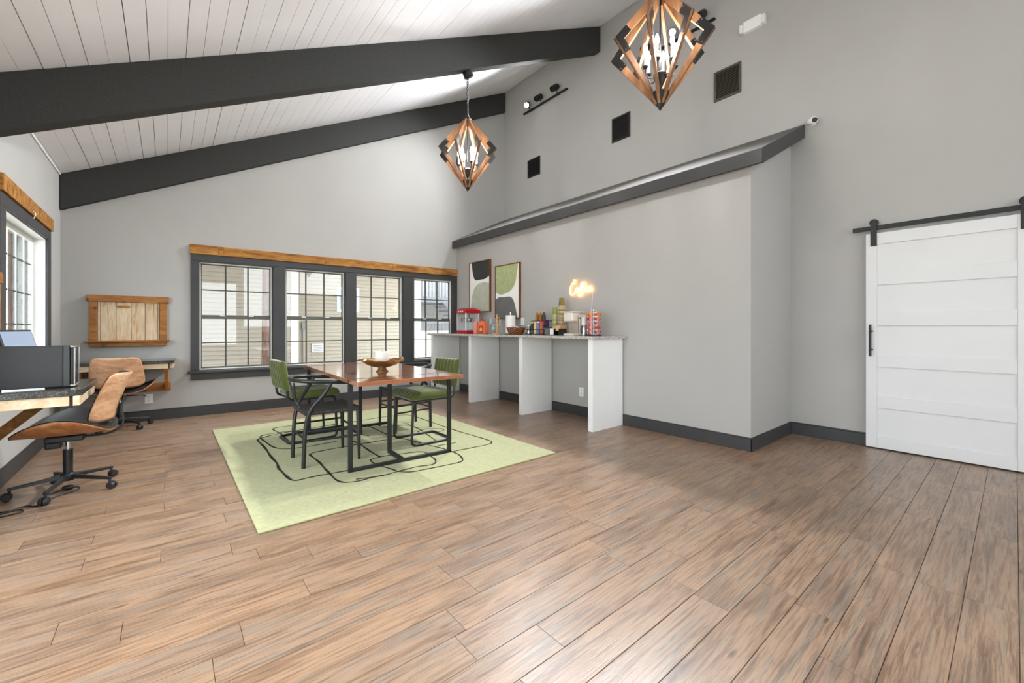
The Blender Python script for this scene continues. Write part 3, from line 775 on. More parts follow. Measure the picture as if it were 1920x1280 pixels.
pm = on(4.0, 6.02, 'popcorn_machine', 'red and white tabletop popcorn machine on the counter', 'popcorn machine')
b = .138
box('base', M['red'], (-b, b, -b, b, 0, .055), pm, .006)
for s in (-1, 1):
    for t in (-1, 1): box('post', M['whitepl'], (s*b - .008*(s+1), s*b + .008*(1-s), t*b - .008*(t+1), t*b + .008*(1-t), .055, .345), pm)
for s in (-1, 1):
    gm = M['clear'] if s < 0 else M['whitepl']
    box('glass_panel' if s < 0 else 'rear_panel', gm, (s*b - .002, s*b + .002, -b + .016, b - .016, .055, .345), pm); box('glass_panel' if s < 0 else 'side_panel', gm, (-b + .016, b - .016, s*b - .002, s*b + .002, .055, .345), pm)
box('inner_tray', M['whitepl'], (-b + .01, b - .01, -b + .01, b - .01, .055, .075), pm)
MB().lathe([(0, .2), (.05, .2), (.056, .215), (.056, .255), (.03, .262), (0, .262)], 20, (.02, 0, 0)).build('kettle', M['steel'], pm, smooth=True)
MB().tube([(-.1, 0, .262), (.1, 0, .262)], .006, 8).tube([(.02, 0, .262), (.02, 0, .345)], .006, 8).build('kettle_rod', M['blackiron'], pm)
mb = MB().loft([[(-b-.012,-b-.012,.345),(b+.012,-b-.012,.345),(b+.012,b+.012,.345),(-b-.012,b+.012,.345)], [(-b-.012,-b-.012,.40),(b+.012,-b-.012,.40),(b+.012,b+.012,.40),(-b-.012,b+.012,.40)], [(-.08,-.10,.432),(.08,-.10,.432),(.08,.10,.432),(-.08,.10,.432)]])
mb.build('roof', M['red'], pm, bevel=.004)
for t in (-.06, .0, .06): box('roof_badge', M['whitepl'], (-b - .0155, -b - .0125, t - .018, t + .018, .362, .385), pm)
for z in (.12, .26): MB().lathe([(0, 0), (.014, 0), (.014, .02), (0, .024)], 12, (-b + .02, b, z), 'y').build('knob', M['red'], pm, smooth=True)
box('door_handle', M['red'], (-b - .02, -b - .002, -.05, -.03, .19, .26), pm, .004)

pb = on(3.88, 5.60, 'popcorn_oil_bottle', 'slim salmon pink bottle beside the popcorn machine', 'bottle')
MB().lathe([(0, 0), (.04, 0), (.042, .006), (.042, .16), (.036, .19), (.018, .205), (.018, .222), (0, .222)], 20).build('body', M['pink'], pb, smooth=True)
MB().lathe([(0, .2225), (.02, .2225), (.02, .242), (0, .242)], 16).build('cap', M['pink'], pb, smooth=True)
jg = on(3.88, 5.40, 'popcorn_jug', 'squat orange handled jug with red label on the counter', 'jug', rz=R(8))
MB().loft([[(sx*fx*w_, sy*fy*w_, z) for sx, sy in ((-1,-1),(1,-1),(1,1),(-1,1))] for z, w_, fx, fy in ((0,.95,.05,.068),(.01,1,.05,.072),(.14,1,.05,.072),(.185,.8,.05,.072),(.21,.42,.05,.06))]).build('body', M['orange'], jg, smooth=True, bevel=.012, seg=3)
MB().lathe([(0, .21), (.028, .21), (.028, .238), (0, .238)], 18).build('cap', M['red'], jg, smooth=True)
lb = box('label_panel', M['redglass'], (-.053, -.0505, -.048, .048, .02, .13), jg); MB().prism([(.03*math.cos(a), .07 + .03*math.sin(a)) for a in [k*math.pi/8 for k in range(16)]], 'x', -.0545, -.0532).build('label_print', M['yellow'], lb)
MB().tube(fillet([(0, -.065, .16), (0, -.085, .15), (0, -.085, .07), (0, -.070, .06)], .015), .010, 8).build('handle', M['orange'], jg, smooth=True)

mt = on(3.93, 5.115, 'mug_tree', 'wooden mug tree holding clear glass mugs', 'mug rack')
MB().lathe([(0, 0), (.07, 0), (.07, .014), (.062, .018), (0, .018)], 24).build('base', M['mugwood'], mt, smooth=True)
MB().lathe([(.011, .018), (.011, .275), (.016, .28), (.016, .298), (0, .302)], 12).build('post', M['mugwood'], mt, smooth=True)
pegs = []
for z, a0 in ((.235, 20), (.135, 75)):
    for k in range(3):
        a = R(a0 + 120*k); MB().tube([(.008*math.cos(a), .008*math.sin(a), z), (.072*math.cos(a), .072*math.sin(a), z + .022)], .0055, 8).build('peg', M['mugwood'], mt, smooth=True); pegs.append((a, z))
for k, (a, z) in enumerate((pegs[0], pegs[1], pegs[3], pegs[4])):
    mg = tag(empty('glass_mug', (3.93 + .098*math.cos(a), 5.115 + .098*math.sin(a), CT + z - .075), a), ['clear glass mug on the upper peg, wall side', 'clear glass mug on the upper peg, window side', 'clear glass mug on the lower peg, wall side', 'clear glass mug on the lower peg, room side'][k], 'mug', 'glass mugs on the mug tree')
    MB().lathe([(0, 0), (.032, 0), (.036, .08), (.033, .08), (.03, .006), (0, .006)], 18).build('cup', M['clear'], mg, smooth=True)
    MB().tube(fillet([(-.035, 0, .065), (-.056, 0, .06), (-.056, 0, .025), (-.034, 0, .02)], .014), .004, 6).build('handle', M['clear'], mg, smooth=True)

pt = on(4.10, 4.985, 'paper_towel_holder', 'steel paper towel stand with a white roll', 'towel holder')
MB().lathe([(0, 0), (.085, 0), (.085, .008), (0, .010)], 28).build('base', M['black'], pt, smooth=True)
MB().lathe([(.006, .01), (.006, .318), (.014, .325), (.014, .335), (0, .342)], 12).build('rod', M['chrome'], pt, smooth=True)
rl = tag(empty('paper_towel_roll', (4.10, 4.985, CT + .0105)), 'white paper towel roll standing on the counter', 'paper towels')
MB().lathe([(.02, 0), (.076, 0), (.077, .003), (.077, .275), (.076, .278), (.02, .278)], 30).build('sheets', M['paper'], rl, smooth=True)

bk = on(3.87, 4.585, 'wicker_basket', 'brown wicker basket full of small packets', 'basket')
for k in range(7):
    z = .008 + k*.0145; r1 = .092 + .006*k
    MB().tube([(r1*.85*math.cos(a), r1*1.25*math.sin(a), z + .003*math.sin(9*a + k*math.pi)) for a in [j*2*math.pi/36 for j in range(36)]], .0078, 6, True).build('weave_band', M['wicker'], bk, smooth=True)
MB().lathe([(0, .0), (.09, .0), (.09, .006), (0, .006)], 24).build('bottom', M['wicker'], bk)
mb = MB()
rnd = random.Random(5)
for k in range(16):
    c = Vector((rnd.uniform(-.06, .06), rnd.uniform(-.09, .09), .088 + rnd.uniform(0, .03))); d = Vector((rnd.uniform(-1,1), rnd.uniform(-1,1), rnd.uniform(-.4,.4))).normalized()
    p_ = tag(MB().bar(c - d*.034, c + d*.034, .042, .006).build('sugar_packet', M['paper'] if k % 4 else M['kraft'], loc=(3.87, 4.585, CT)), ('white paper packet heaped in the wicker basket' if k % 4 else 'brown kraft packet among white ones in the wicker basket'), 'packet', 'packets in the wicker basket')

rk = on(4.02, 4.27, 'condiment_rack', 'black wire two tier rack of bottles on the counter', 'rack')
mb = MB()
for (x0, x1, z) in ((-.14, -.02, .012), (-.14, -.02, .075), (.0, .12, .10), (.0, .12, .195)):
    mb.tube(fillet([(x0, -.17, z), (x1, -.17, z), (x1, .15, z), (x0, .15, z)], .012, 3, True), .0045, 6, True)
for (x, z) in ((-.14, .075), (-.02, .075), (0, .195), (.12, .195)):
    for y in (-.17, .15): mb.tube([(x, y, 0), (x, y, z)], .0045, 6)
mb.build('wire_frame', M['blackiron'], rk, smooth=True)
box('tray', M['black'], (-.14, -.02, -.17, .15, .008, .014), rk); box('tray', M['black'], (0, .12, -.17, .15, .098, .104), rk)
def bottle(x, y, z, r, h, m, capm, label, neck=.5):
    o = tag(empty('bottle', (x, y, CT + z)), label, 'bottle', 'bottles in the wire rack')
    MB().lathe([(0, 0), (r, 0), (r, h*.68), (r*.8, h*.76), (r*neck, h*.84), (r*neck, h*.9), (0, h*.9)], 16).build('body', m, o, smooth=True)
    MB().lathe([(0, h*.9), (r*neck*1.2, h*.9), (r*neck*1.2, h), (0, h)], 14).build('cap', capm, o, smooth=True); return o
fx = 4.02 - .08
for y, m, cm, h, lb in ((4.385, M['steel'], M['whitepl'], .12, 'grey shaker bottle at the window end of the rack'), (4.31, M['dkgreen'], M['yellow'], .165, 'dark bottle with tan cap in the rack front row'), (4.245, M['yellow'], M['yellow'], .17, 'pale yellow creamer bottle in the rack front row'), (4.185, M['blue'], M['whitepl'], .17, 'blue labelled creamer bottle in the rack front row'), (4.125, M['rust'], M['rust'], .17, 'rust brown creamer bottle in the rack front row')):
    bottle(fx, y, .0145, .027, h, m, cm, lb, .7)
fx = 4.02 + .06
for y, lb in ((4.36, 'amber syrup bottle at the window end of the top tier'), (4.29, 'amber syrup bottle in the middle of the top tier'), (4.22, 'dark syrup bottle at the near end of the top tier')):
    o = bottle(fx, y, .1045, .026, .235, M['amber'] if y > 4.25 else M['dkgreen'], M['kraft'], lb, .4)
    MB().lathe([(.0268, .03), (.0268, .10)], 16).build('label_band', M['redglass'], o, smooth=True)
bottle(fx, 4.16, .1045, .026, .10, M['navy'], M['navy'], 'short navy jar on the top tier', .8)

def cups(x, y, z0, n, step, r, h, m, label, upside):
    for k in range(n):
        o = tag(empty('paper_cup', (x, y, CT + z0 + k*step)), label if k < n - 1 else label.replace('paper cup in', 'paper cup on top of'), 'cup', 'paper cups stacked behind the organizer')
        MB().lathe([(0, h-.002), (r*.74, h-.002), (r*.74, h), (r, 0), (r-.003, 0), (r*.74-.003, h-.004), (0, h-.006)], 18).build('wall', m, o, smooth=True)
        MB().lathe([(r, -.0), (r+.0028, .002), (r+.0028, .006), (r-.001, .008)], 18).build('rim', M['cuprim'], o, smooth=True)
cups(4.09, 4.015, 0, 16, .0185, .036, .10, M['cupgreen'], 'upside down green paper cup in the shorter stack', True)
cups(4.14, 3.935, 0, 22, .0185, .045, .115, M['cupdark'], 'upside down olive paper cup in the taller stack', True)

og = on(3.87, 3.79, 'coffee_organizer', 'low black organizer tray with napkins and stirrers', 'organizer')
mb = MB().box(-.07, .07, -.13, .15, 0, .008)
for y in (-.13, -.04, .05, .144): mb.box(-.07, .07, y, y + .006, .008, .085)
mb.box(.064, .07, -.13, .15, .008, .085); mb.build('tray', M['black'], og)
box('steel_bin', M['steel'], (-.066, .06, .054, .140, .0085, .080), og, .004)
tag(box('napkin_stack', M['paper'], (3.87 - .06, 3.87 + .05, 3.79 - .03, 3.79 + .045, CT + .0085, CT + .088)), 'white napkins standing in the organizer', 'napkins')
kp = tag(empty('kraft_sleeves', (3.87, 3.79 - .085, CT + .0085)), 'kraft paper cup sleeves in the organizer', 'cup sleeves')
for k in range(6): MB().bar((-.05 + k*.018, 0, .05), (-.03 + k*.018, .0, .115), .07, .006, (1,0,0)).build('sleeve', M['kraft'], kp)

br = on(4.03, 3.585, 'coffee_brewer', 'cream single serve coffee brewer on the counter', 'coffee maker')
box('body', M['cream'], (-.03, .13, -.085, .085, .0, .265), br, .02, seg=3)
box('column', M['creamd'], (-.055, -.03, -.08, .08, .02, .25), br, .008)
box('head', M['cream'], (-.15, -.0, -.08, .08, .175, .285), br, .018, seg=3)
box('lid', M['cream'], (-.14, .12, -.078, .078, .286, .302), br, .006)
box('drip_base', M['cream'], (-.15, -.03, -.08, .08, 0, .025), br, .006)
box('drip_grate', M['steel'], (-.14, -.06, -.06, .06, .025, .029), br)
MB().lathe([(0, 0), (.01, 0), (.01, .006), (0, .007)], 14, (-.02, -.092, .22), 'y').build('button', M['black'], br, smooth=True)
fr = on(4.0, 3.42, 'milk_frother', 'small steel milk frother jug beside the brewer', 'frother')
MB().lathe([(0, 0), (.036, 0), (.038, .01), (.038, .12), (.034, .13), (0, .132)], 22).build('jug', M['steel'], fr, smooth=True)
MB().lathe([(0, .1325), (.033, .1325), (.031, .225), (.02, .235), (0, .236)], 22).build('lid', M['cream'], fr, smooth=True)
MB().tube(fillet([(-.036, 0, .11), (-.062, 0, .105), (-.062, 0, .04), (-.036, 0, .035)], .015), .006, 8).build('handle', M['black'], fr, smooth=True)

ca = on(4.02, 3.285, 'pod_carousel', 'revolving wire carousel of coffee pods', 'pod rack')
MB().lathe([(0, 0), (.092, 0), (.092, .012), (.08, .016), (0, .016)], 28).build('base', M['black'], ca, smooth=True)
MB().lathe([(.006, .016), (.006, .30), (.012, .305), (.012, .318), (0, .322)], 10).build('post', M['chrome'], ca, smooth=True)
mb = MB()
for k in range(8):
    a = R(45*k + 22.5); mb.tube([(.078*math.cos(a), .078*math.sin(a), .016), (.078*math.cos(a), .078*math.sin(a), .292), (.006, 0, .30)], .0022, 5)
for j in range(6):
    z = .018 + j*.054; mb.tube([(.078*math.cos(a), .078*math.sin(a), z) for a in [q*2*math.pi/24 for q in range(24)]], .0018, 5, True)
mb.build('wire_cage', M['chrome'], ca, smooth=True)
pm_ = None
rnd = random.Random(3)
for j in range(5):
    for k in range(6):
        a = R(60*k + 195)
        pk = rnd.choice(('pod','pod','podr','podo' if j == 4 else 'pod')); m = M[pk]
        o = tag(MB().lathe([(0, -.03), (.015, -.03), (.019, .0), (.0225, .001), (.0225, .004), (0, .004)], 14, (0, 0, 0), 'x').build('coffee_pod', m, smooth=True), '%s foil coffee pod in the %s row of the carousel' % ({'pod': 'rose', 'podr': 'red', 'podo': 'orange'}[pk], ('lowest', 'second', 'middle', 'fourth', 'top')[j]), 'coffee pod', 'coffee pods in the carousel')
        o.location = (4.02 + .08*math.cos(a), 3.285 + .08*math.sin(a), CT + .045 + j*.054); o.rotation_euler = (0, 0, a)

# neon sign
ns = tag(empty('neon_sign', (WX, 3.712, 1.70)), 'glowing warm neon sign reading Coffee on the wall', 'neon sign')
# strokes in sign units, u to the right (towards the camera side, -y), v up; Coffee
S = .036
strokes = [
 [(-3.2,2.2),(-3.6,2.75),(-4.3,2.7),(-5.1,1.7),(-5.6,.2),(-5.5,-1.3),(-4.8,-2.0),(-3.9,-1.7),(-3.1,-.9),(-2.6,-.2)],
 [(-2.0,.75),(-2.7,.5),(-2.9,-.4),(-2.5,-1.15),(-1.8,-1.1),(-1.35,-.3),(-1.6,.6),(-2.0,.75),(-1.5,.35),(-.9,.2),(-.5,.4)],
 [(-.9,-.6),(-.1,.6),(.5,1.9),(.55,2.5),(.2,2.5),(-.2,1.4),(-.6,-.6),(-1.0,-2.2),(-1.3,-2.5),(-1.4,-2.0),(-.7,-1.0),(.1,-.5)],
 [(.1,-.5),(.9,.6),(1.5,1.9),(1.55,2.5),(1.2,2.5),(.8,1.4),(.4,-.6),(0.0,-2.2),(-.3,-2.5),(-.4,-2.0),(.3,-1.0),(1.1,-.6),(1.6,-.4)],
 [(1.6,-.4),(2.3,.0),(2.75,.5),(2.5,.95),(2.0,.6),(1.8,-.3),(2.1,-1.05),(2.8,-1.0),(3.5,-.4)],
 [(3.5,-.4),(4.15,.1),(4.55,.6),(4.3,1.05),(3.8,.7),(3.6,-.2),(3.9,-.95),(4.6,-.9),(5.4,-.1)],
 [(-3.9,3.1),(-3.6,3.5),(-3.9,3.9)], [(-3.0,3.0),(-2.7,3.4),(-3.0,3.8)],
]
def p3(u, v): return (-.022, -u * S, v * S)
for st in strokes:
    s2 = smoothpath(st, 2); MB().tube([p3(u, v) for u, v in s2], .0042, 8).build('neon_tube', M['neon'], ns, smooth=True)
for u, v in ((-5.0, 1.9), (-1.0, -2.2), (4.5, .8), (1.4, 2.3)): MB().lathe([(.004, -.020), (.004, -.001)], 8, (0, -u*S, v*S), 'x').build('standoff', M['acrylic'], ns)
MB().tube([(-.012, -5.2*S, -1.6*S), (-.010, -5.15*S, -3.2*S), (-.010, -4.9*S, -6*S), (-.012, -4.3*S, -9.5*S), (-.02, -3.2*S, -14*S), (-.03, -3.0*S, -16.4*S)], .0025, 6).build('power_cord', M['whitepl'], ns, smooth=True)

# framed abstract prints on the coffee wall
def art(y_left, y_right, z0, z1, shapes, label):
    W, Hh = y_left - y_right, z1 - z0
    r = tag(empty('framed_art', (WX - .001, y_left, z0)), label, 'picture', 'pair of framed abstract prints')
    d, t = .04, .012
    mb = MB().box(-d, 0, -t, 0, 0, Hh).box(-d, 0, -W, -W+t, 0, Hh).box(-d, 0, -W+t, -t, 0, t).box(-d, 0, -W+t, -t, Hh-t, Hh)
    mb.build('frame', M['walnut'], r)
    box('canvas', M['canvas'], (-.028, -.010, -W+t, -t, t, Hh-t), r)
    for m, poly in shapes:
        pp = [( -t - a*(W-2*t), t + b*(Hh-2*t)) for a, b in poly]
        MB().prism(pp, 'x', -.0298, -.0282).build('painted_shape', M[m], r)
def crv(p): return smoothpath(p, 3)
art(6.375, 5.745, 1.462, 2.368, [
    ('artblack', crv([(.10,1.0),(.12,.90),(.16,.78),(.22,.68),(.30,.635),(.45,.635),(.60,.64),(.74,.635),(.86,.66),(1.0,.70)]) + [(1.0, 1.0)]),
    ('artgrey', [(.05, 0.0)] + crv([(.05,.0),(.07,.14),(.11,.30),(.17,.42),(.28,.51),(.45,.565),(.65,.58),(.82,.575),(1.0,.54)]) + [(1.0, 0.0)])],
    'framed print of black and pale green shapes, nearer the window')
art(5.595, 4.965, 1.330, 2.222, [
    ('artgreen', [(0.0, 1.0)] + crv([(0.0,.51),(.12,.465),(.30,.45),(.50,.475),(.68,.52),(.80,.60),(.87,.70),(.92,.84),(.95,1.0)])),
    ('artdark', [(0.0, 0.0)] + crv([(0.0,.36),(.08,.395),(.18,.41),(.35,.40),(.52,.405),(.66,.40),(.76,.34),(.84,.22),(.90,.08),(.91,.0)]))],
    'framed print of green and slate shapes, nearer the neon sign')

# outlets and switch
def plate(name, loc, rz, label, kind):
    o = tag(empty(name, loc, rz), label, 'outlet' if kind else 'switch')
    box('cover_plate', M['whitepl'], (-.04, .04, -.006, -.0005, -.06, .06), o, .003)
    if kind:
        for z in (-.024, .024):
            rc = box('receptacle', M['vinyl'], (-.017, .017, -.0085, -.0061, z - .016, z + .016), o, .004)
            for x in (-.006, .006): box('slot', M['black'], (x - .0012, x + .0012, -.0089, -.0086, z - .004, z + .007), rc)
    else: box('rocker', M['vinyl'], (-.016, .016, -.009, -.0061, -.03, .03), o, .003)
plate('wall_outlet', (-.178, yfar(-.178), .280), SKEW, 'white wall outlet below the far desk', 1)
plate('wall_outlet', (WX, 3.72, .322), R(-90), 'white wall outlet under the coffee counter', 1)
plate('wall_switch', (WX, 4.925, 1.285), R(-90), 'white wall plate above the wicker basket', 0)

# ------------------------------------------------------------------ barn door
bd = tag(empty('door_1', (DX, 0, 0)), 'white five panel sliding barn door on black track', kind='structure')
Y0, Y1 = -.100, .945; xf = -.065
box('door_slab', M['white'], (xf + .012, -.022, Y0 + .01, Y1 - .01, .014, 2.108), bd)
for a, b in ((Y0, Y0 + .085), (Y1 - .085, Y1)): box('stile', M['white'], (xf, xf + .0118, a, b, .012, 2.11), bd, .002)
for a, b in ((.012, .122), (.402, .520), (.802, .916), (1.203, 1.335), (1.602, 1.728), (2.0, 2.11)): box('cross_rail', M['white'], (xf + .0003, xf + .0118, Y0 + .0855, Y1 - .0855, a, b), bd, .002)
hd = MB().tube([(xf - .045, .905, .905), (xf - .045, .905, 1.215)], .010, 12); hd.tube([(xf - .045, .905, .97), (xf, .895, .97)], .007, 10); hd.tube([(xf - .045, .905, 1.15), (xf, .895, 1.15)], .007, 10)
hd.build('pull_handle', M['black'], bd, smooth=True)
tr = tag(empty('door_track', (DX, 0, 2.165)), 'black flat steel track above the barn door', 'door track')
box('track_bar', M['black'], (-.055, -.047, -1.9, 1.05, -.022, .022), tr)
for y in (1.0, .2, -.6): MB().lathe([(.012, -.047), (.012, -.001)], 10, (0, y, 0), 'x').build('spacer', M['black'], tr)
for y, lb in ((.885, 'black strap roller hanger at the handle side'), (-.055, 'black strap roller hanger cut by the right picture edge')):
    h = tag(empty('door_hanger', (DX, y, 2.0)), lb, 'hanger', 'barn door roller hangers')
    box('strap', M['black'], (-.074, -.066, -.024, .024, -.015, .238), h, .002)
    MB().lathe([(0, -.0655), (.034, -.0655), (.034, -.058), (.029, -.056), (.029, -.046), (.034, -.044), (.034, -.036), (0, -.036)], 24, (0, 0, .217), 'x').build('wheel', M['black'], h, smooth=True)

# ------------------------------------------------------------------ things on the tall wall
def wvent(y0, y1, z0, z1, mf, label):
    v = tag(empty('wall_vent', (DX, (y0+y1)/2, z0)), label, 'vent', 'square vents high on the tall wall'); h = (y1 - y0) / 2; t = z1 - z0; q = .028
    mb = MB().box(-.014, -.001, -h, -h+q, 0, t).box(-.014, -.001, h-q, h, 0, t).box(-.014, -.001, -h+q, h-q, 0, q).box(-.014, -.001, -h+q, h-q, t-q, t)
    mb.build('frame', mf, v, bevel=.002, seg=1); box('backing', M['black'], (-.003, -.001, -h+q, h-q, q, t-q), v)
    n = 15
    for k in range(n):
        z = q + (t - 2*q) * (k + .5) / n; MB().prism([(-.012, z - .0065), (-.0105, z - .0075), (-.004, z + .004), (-.0055, z + .005)], 'y', -h+q, h-q).build('slat', mf, v)
wvent(5.70, 6.05, 4.085, 4.43, M['ventb'], 'black wall vent nearest the smaller lantern')
wvent(3.72, 4.055, 4.09, 4.47, M['ventb'], 'black wall vent in the middle of the three')
wvent(2.135, 2.465, 4.07, 4.45, M['vent'], 'bronze wall vent nearest the larger lantern')
sc = tag(empty('security_camera', (DX, 1.405, 3.41)), 'white round security camera at the cap end', 'camera')
MB().lathe([(0, -.001), (.035, -.001), (.035, -.012), (.02, -.02), (.018, -.045), (0, -.045)], 20, axis='x').build('mount', M['whitepl'], sc, smooth=True)
hb = MB().lathe([(0, -.06), (.02, -.056), (.036, -.04), (.042, -.01), (.042, .03), (.036, .055), (0, .06)], 24, axis='x').build('housing', M['whitepl'], sc, smooth=True)
hb.location = (-.075, -.02, -.005); hb.rotation_euler = (0, R(-14), R(35))
ln = MB().lathe([(0, -.064), (.024, -.060), (.026, -.050), (0, -.05)], 20, axis='x').build('lens', M['black'], sc, smooth=True)
ln.location = hb.location; ln.rotation_euler = hb.rotation_euler
el = tag(empty('emergency_light', (DX, 1.995, 4.80)), 'white emergency light fitting high on the tall wall', 'emergency light')
box('housing', M['whitepl'], (-.055, -.001, -.10, .10, -.06, .07), el, .006)
for s in (-1, 1): box('lamp_head', M['vinyl'], (-.062, -.001, s*.122 - .02, s*.122 + .02, -.05, .05), el, .006)
box('cover_seam', M['vinyl'], (-.057, -.0555, -.002, .002, -.05, .06), el)

def aimv(f, sl): return (-1.0, -.25 + .4 * f, -sl)
def track(ya, za, yb, zb, heads, label, sl):
    t = tag(empty('track_light', (DX, (ya+yb)/2, (za+zb)/2)), label, 'track light', 'wall mounted track lights')
    dy, dz = (yb - ya)/2, (zb - za)/2
    MB().bar((-.03, -dy, -dz), (-.03, dy, dz), .035, .022).build('track_bar', M['black'], t)
    for f in (.2, .8): MB().lathe([(.014, -.025), (.014, -.001)], 10, (0, -dy + 2*dy*f, -dz + 2*dz*f), 'x').build('standoff', M['black'], t)
    for (f, lit, aim) in heads:
        y, z = -dy + 2*dy*f, -dz + 2*dz*f + .03
        MB().tube([(-.03, y, z - .03), (-.07, y, z + .03)], .007, 8).build('arm', M['black'], t)
        hd = MB().lathe([(0, .075), (.045, .075), (.052, .06), (.052, -.085), (.047, -.085), (.047, -.02), (0, -.02)], 22).build('lamp_head', M['black'], t, smooth=True)
        hd.location = (-.105, y, z + .06); hd.rotation_euler = aim
        if not lit:  # heads drawn dark get an added spot that brightens ceiling and room
            ld = bpy.data.lights.new('spot', 'SPOT'); ld.energy = SPOT; ld.spot_size = R(96); ld.spot_blend = 1.0; ld.shadow_soft_size = .10; ld.color = (.94, .97, 1)
            lo_ = bpy.data.objects.new('spot', ld); scene.collection.objects.link(lo_); lo_.parent = t
            dv = Vector(aimv(f, sl)); lo_.location = Vector((-.105, y, z + .06)) + dv.normalized() * .10; lo_.rotation_euler = dv.to_track_quat('-Z', 'Y').to_euler()
            hd.rotation_euler = lo_.rotation_euler
        b_ = MB().lathe([(0, -.021), (.030, -.03), (.040, -.06), (.034, -.078), (0, -.084)], 18).build('bulb', M['spotlit'] if lit else M['black'], hd, smooth=True)
A1 = (R(10), R(24), 0)
track(6.14, 5.365, 4.985, 5.365, [(.16, 1, (R(-30), R(52), 0)), (.44, 0, (R(10), R(-28), 0)), (.80, 0, (R(14), R(-24), 0))], 'black three head track light above the smaller lantern', .76)
track(3.53, 5.13, 2.44, 5.13, [(.12, 0, (R(10), R(-28), 0)), (.50, 1, (R(-25), R(50), 0)), (.87, 0, (R(-14), R(28), 0))], 'black three head track light behind the larger lantern', .80)

# ------------------------------------------------------------------ lantern chandeliers
def lantern(loc, drop, label, spin=14):
    L = tag(empty('lantern_chandelier', loc), label, 'chandelier', 'wooden lantern chandeliers')
    cany = MB().lathe([(0, .03), (.062, .03), (.064, .02), (.064, -.045), (.058, -.05), (0, -.052)], 28).build('canopy', M['blackiron'], L, smooth=True)
    cany.rotation_euler = (0, R(-26), 0); cany.location = (0, 0, -.03)
    mb = MB(); z = -.09; k = 0
    while z > -drop + .20:
        pts = []
        for j in range(12):
            a = 2*math.pi*j/12; x, h = .013*math.cos(a), .024*math.sin(a)
            pts.append((x, 0, z + h) if k % 2 == 0 else (0, x, z + h))
        mb.tube(pts, .0042, 6, True); z -= .034; k += 1
    mb.build('chain', M['blackiron'], L, smooth=True)
    MB().tube([(0, 0, z + .02), (0, 0, -drop + .02)], .006, 6).build('cord', M['blackiron'], L)
    T = -drop                                   # top of the wooden cage
    MB().lathe([(0, T + .05), (.012, T + .045), (.02, T + .02), (.052, T - .02), (.055, T - .035), (0, T - .035)], 20).build('top_cap', M['blackiron'], L, smooth=True)
    MB().lathe([(0, T - .785), (.072, T - .80), (.066, T - .83), (.0, T - .935)], 20).build('bottom_point', M['blackiron'], L, smooth=True)
    Wd, th = .056, .021
    A, K, B = Vector((.045, T - .015)), Vector((.385, T - .425)), Vector((.034, T - .885))
    d1, d2 = (K - A).normalized(), (B - K).normalized()
    n1, n2 = Vector((d1.y, -d1.x)), Vector((d2.y, -d2.x))
    if n1.dot(Vector((-1, -1))) < 0: n1 = -n1
    if n2.dot(Vector((-1, 1))) < 0: n2 = -n2
    bis = (n1 + n2).normalized(); Ki = K + bis * (Wd / bis.dot(n1))
    up = [A, K, Ki, A + n1 * Wd + d1 * .05]; lo = [K, B, B + n2 * Wd * .55 - d2 * .05, Ki]
    pl = [K - d1 * .135, K + d1*.004 , K + d2 * .135, K + d2 * .135 + n2 * Wd, Ki, K - d1 * .135 + n1 * Wd]
    for k in range(8):
        a = R(45*k + spin); ca_, sa_ = math.cos(a), math.sin(a)
        def ext(poly, t0, t1):
            vs_ = []
            for t in (t0, t1): vs_ += [(p.x*ca_ - t*sa_, p.x*sa_ + t*ca_, p.y) for p in poly]
            n = len(poly); return vs_, [tuple(range(n)), tuple(range(n, 2*n))] + [(i, (i+1) % n, n + (i+1) % n, n + i) for i in range(n)]
        MB().add(*ext(up, -th/2, th/2)).build('upper_slat', M['slat'], L); MB().add(*ext(lo, -th/2, th/2)).build('lower_slat', M['slat'], L)
        cp = MB().add(*ext(pl, -th/2 - .004, -th/2 - .0004)).add(*ext(pl, th/2 + .0004, th/2 + .004)).build('corner_plate', M['blackiron'], L)
        rv = MB()
        for s in (-1, 1):
            for c in (K - d1*.118 + n1*.014, K - d1*.118 + n1*.05, K + d2*.118 + n2*.014, K + d2*.118 + n2*.05):
                t = s * (th/2 + .0042); q = .0038
                rv.add(*ext([c + Vector((q*math.cos(x), q*math.sin(x))) for x in [j*math.pi/3 for j in range(6)]], t, t + s*.0015))
        rv.build('rivet', M['steel'], cp)
    MB().tube([(0, 0, T - .03), (0, 0, T - .80)], .006, 8).build('centre_rod', M['blackiron'], L)
    MB().lathe([(0, T - .635), (.03, T - .635), (.052, T - .655), (.05, T - .675), (.0, T - .78)], 20).build('arm_hub', M['blackiron'], L, smooth=True)
    for k in range(6):
        a = R(60*k + 20); c_, s_ = math.cos(a), math.sin(a); r = .115
        MB().tube(smoothpath3([(.03*c_, .03*s_, T - .66), (.075*c_, .075*s_, T - .685), (.108*c_, .108*s_, T - .66), (r*c_, r*s_, T - .60)]), .0042, 6).build('arm', M['blackiron'], L, smooth=True)
        cs = MB().lathe([(0, T - .605), (.010, T - .605), (.022, T - .592), (.022, T - .588), (0, T - .588)], 14, (r*c_, r*s_, 0)).build('drip_cup', M['blackiron'], L, smooth=True)
        cn = MB().lathe([(0, T - .588), (.0105, T - .588), (.0105, T - .488), (0, T - .488)], 14, (r*c_, r*s_, 0)).build('candle_sleeve', M['whitepl'], L, smooth=True)
        MB().lathe([(0, T - .487), (.008, T - .485), (.0165, T - .46), (.015, T - .44), (.006, T - .41), (0, T - .402)], 10, (r*c_, r*s_, 0)).build('bulb', M['bulb'], cn, smooth=True)
    return L
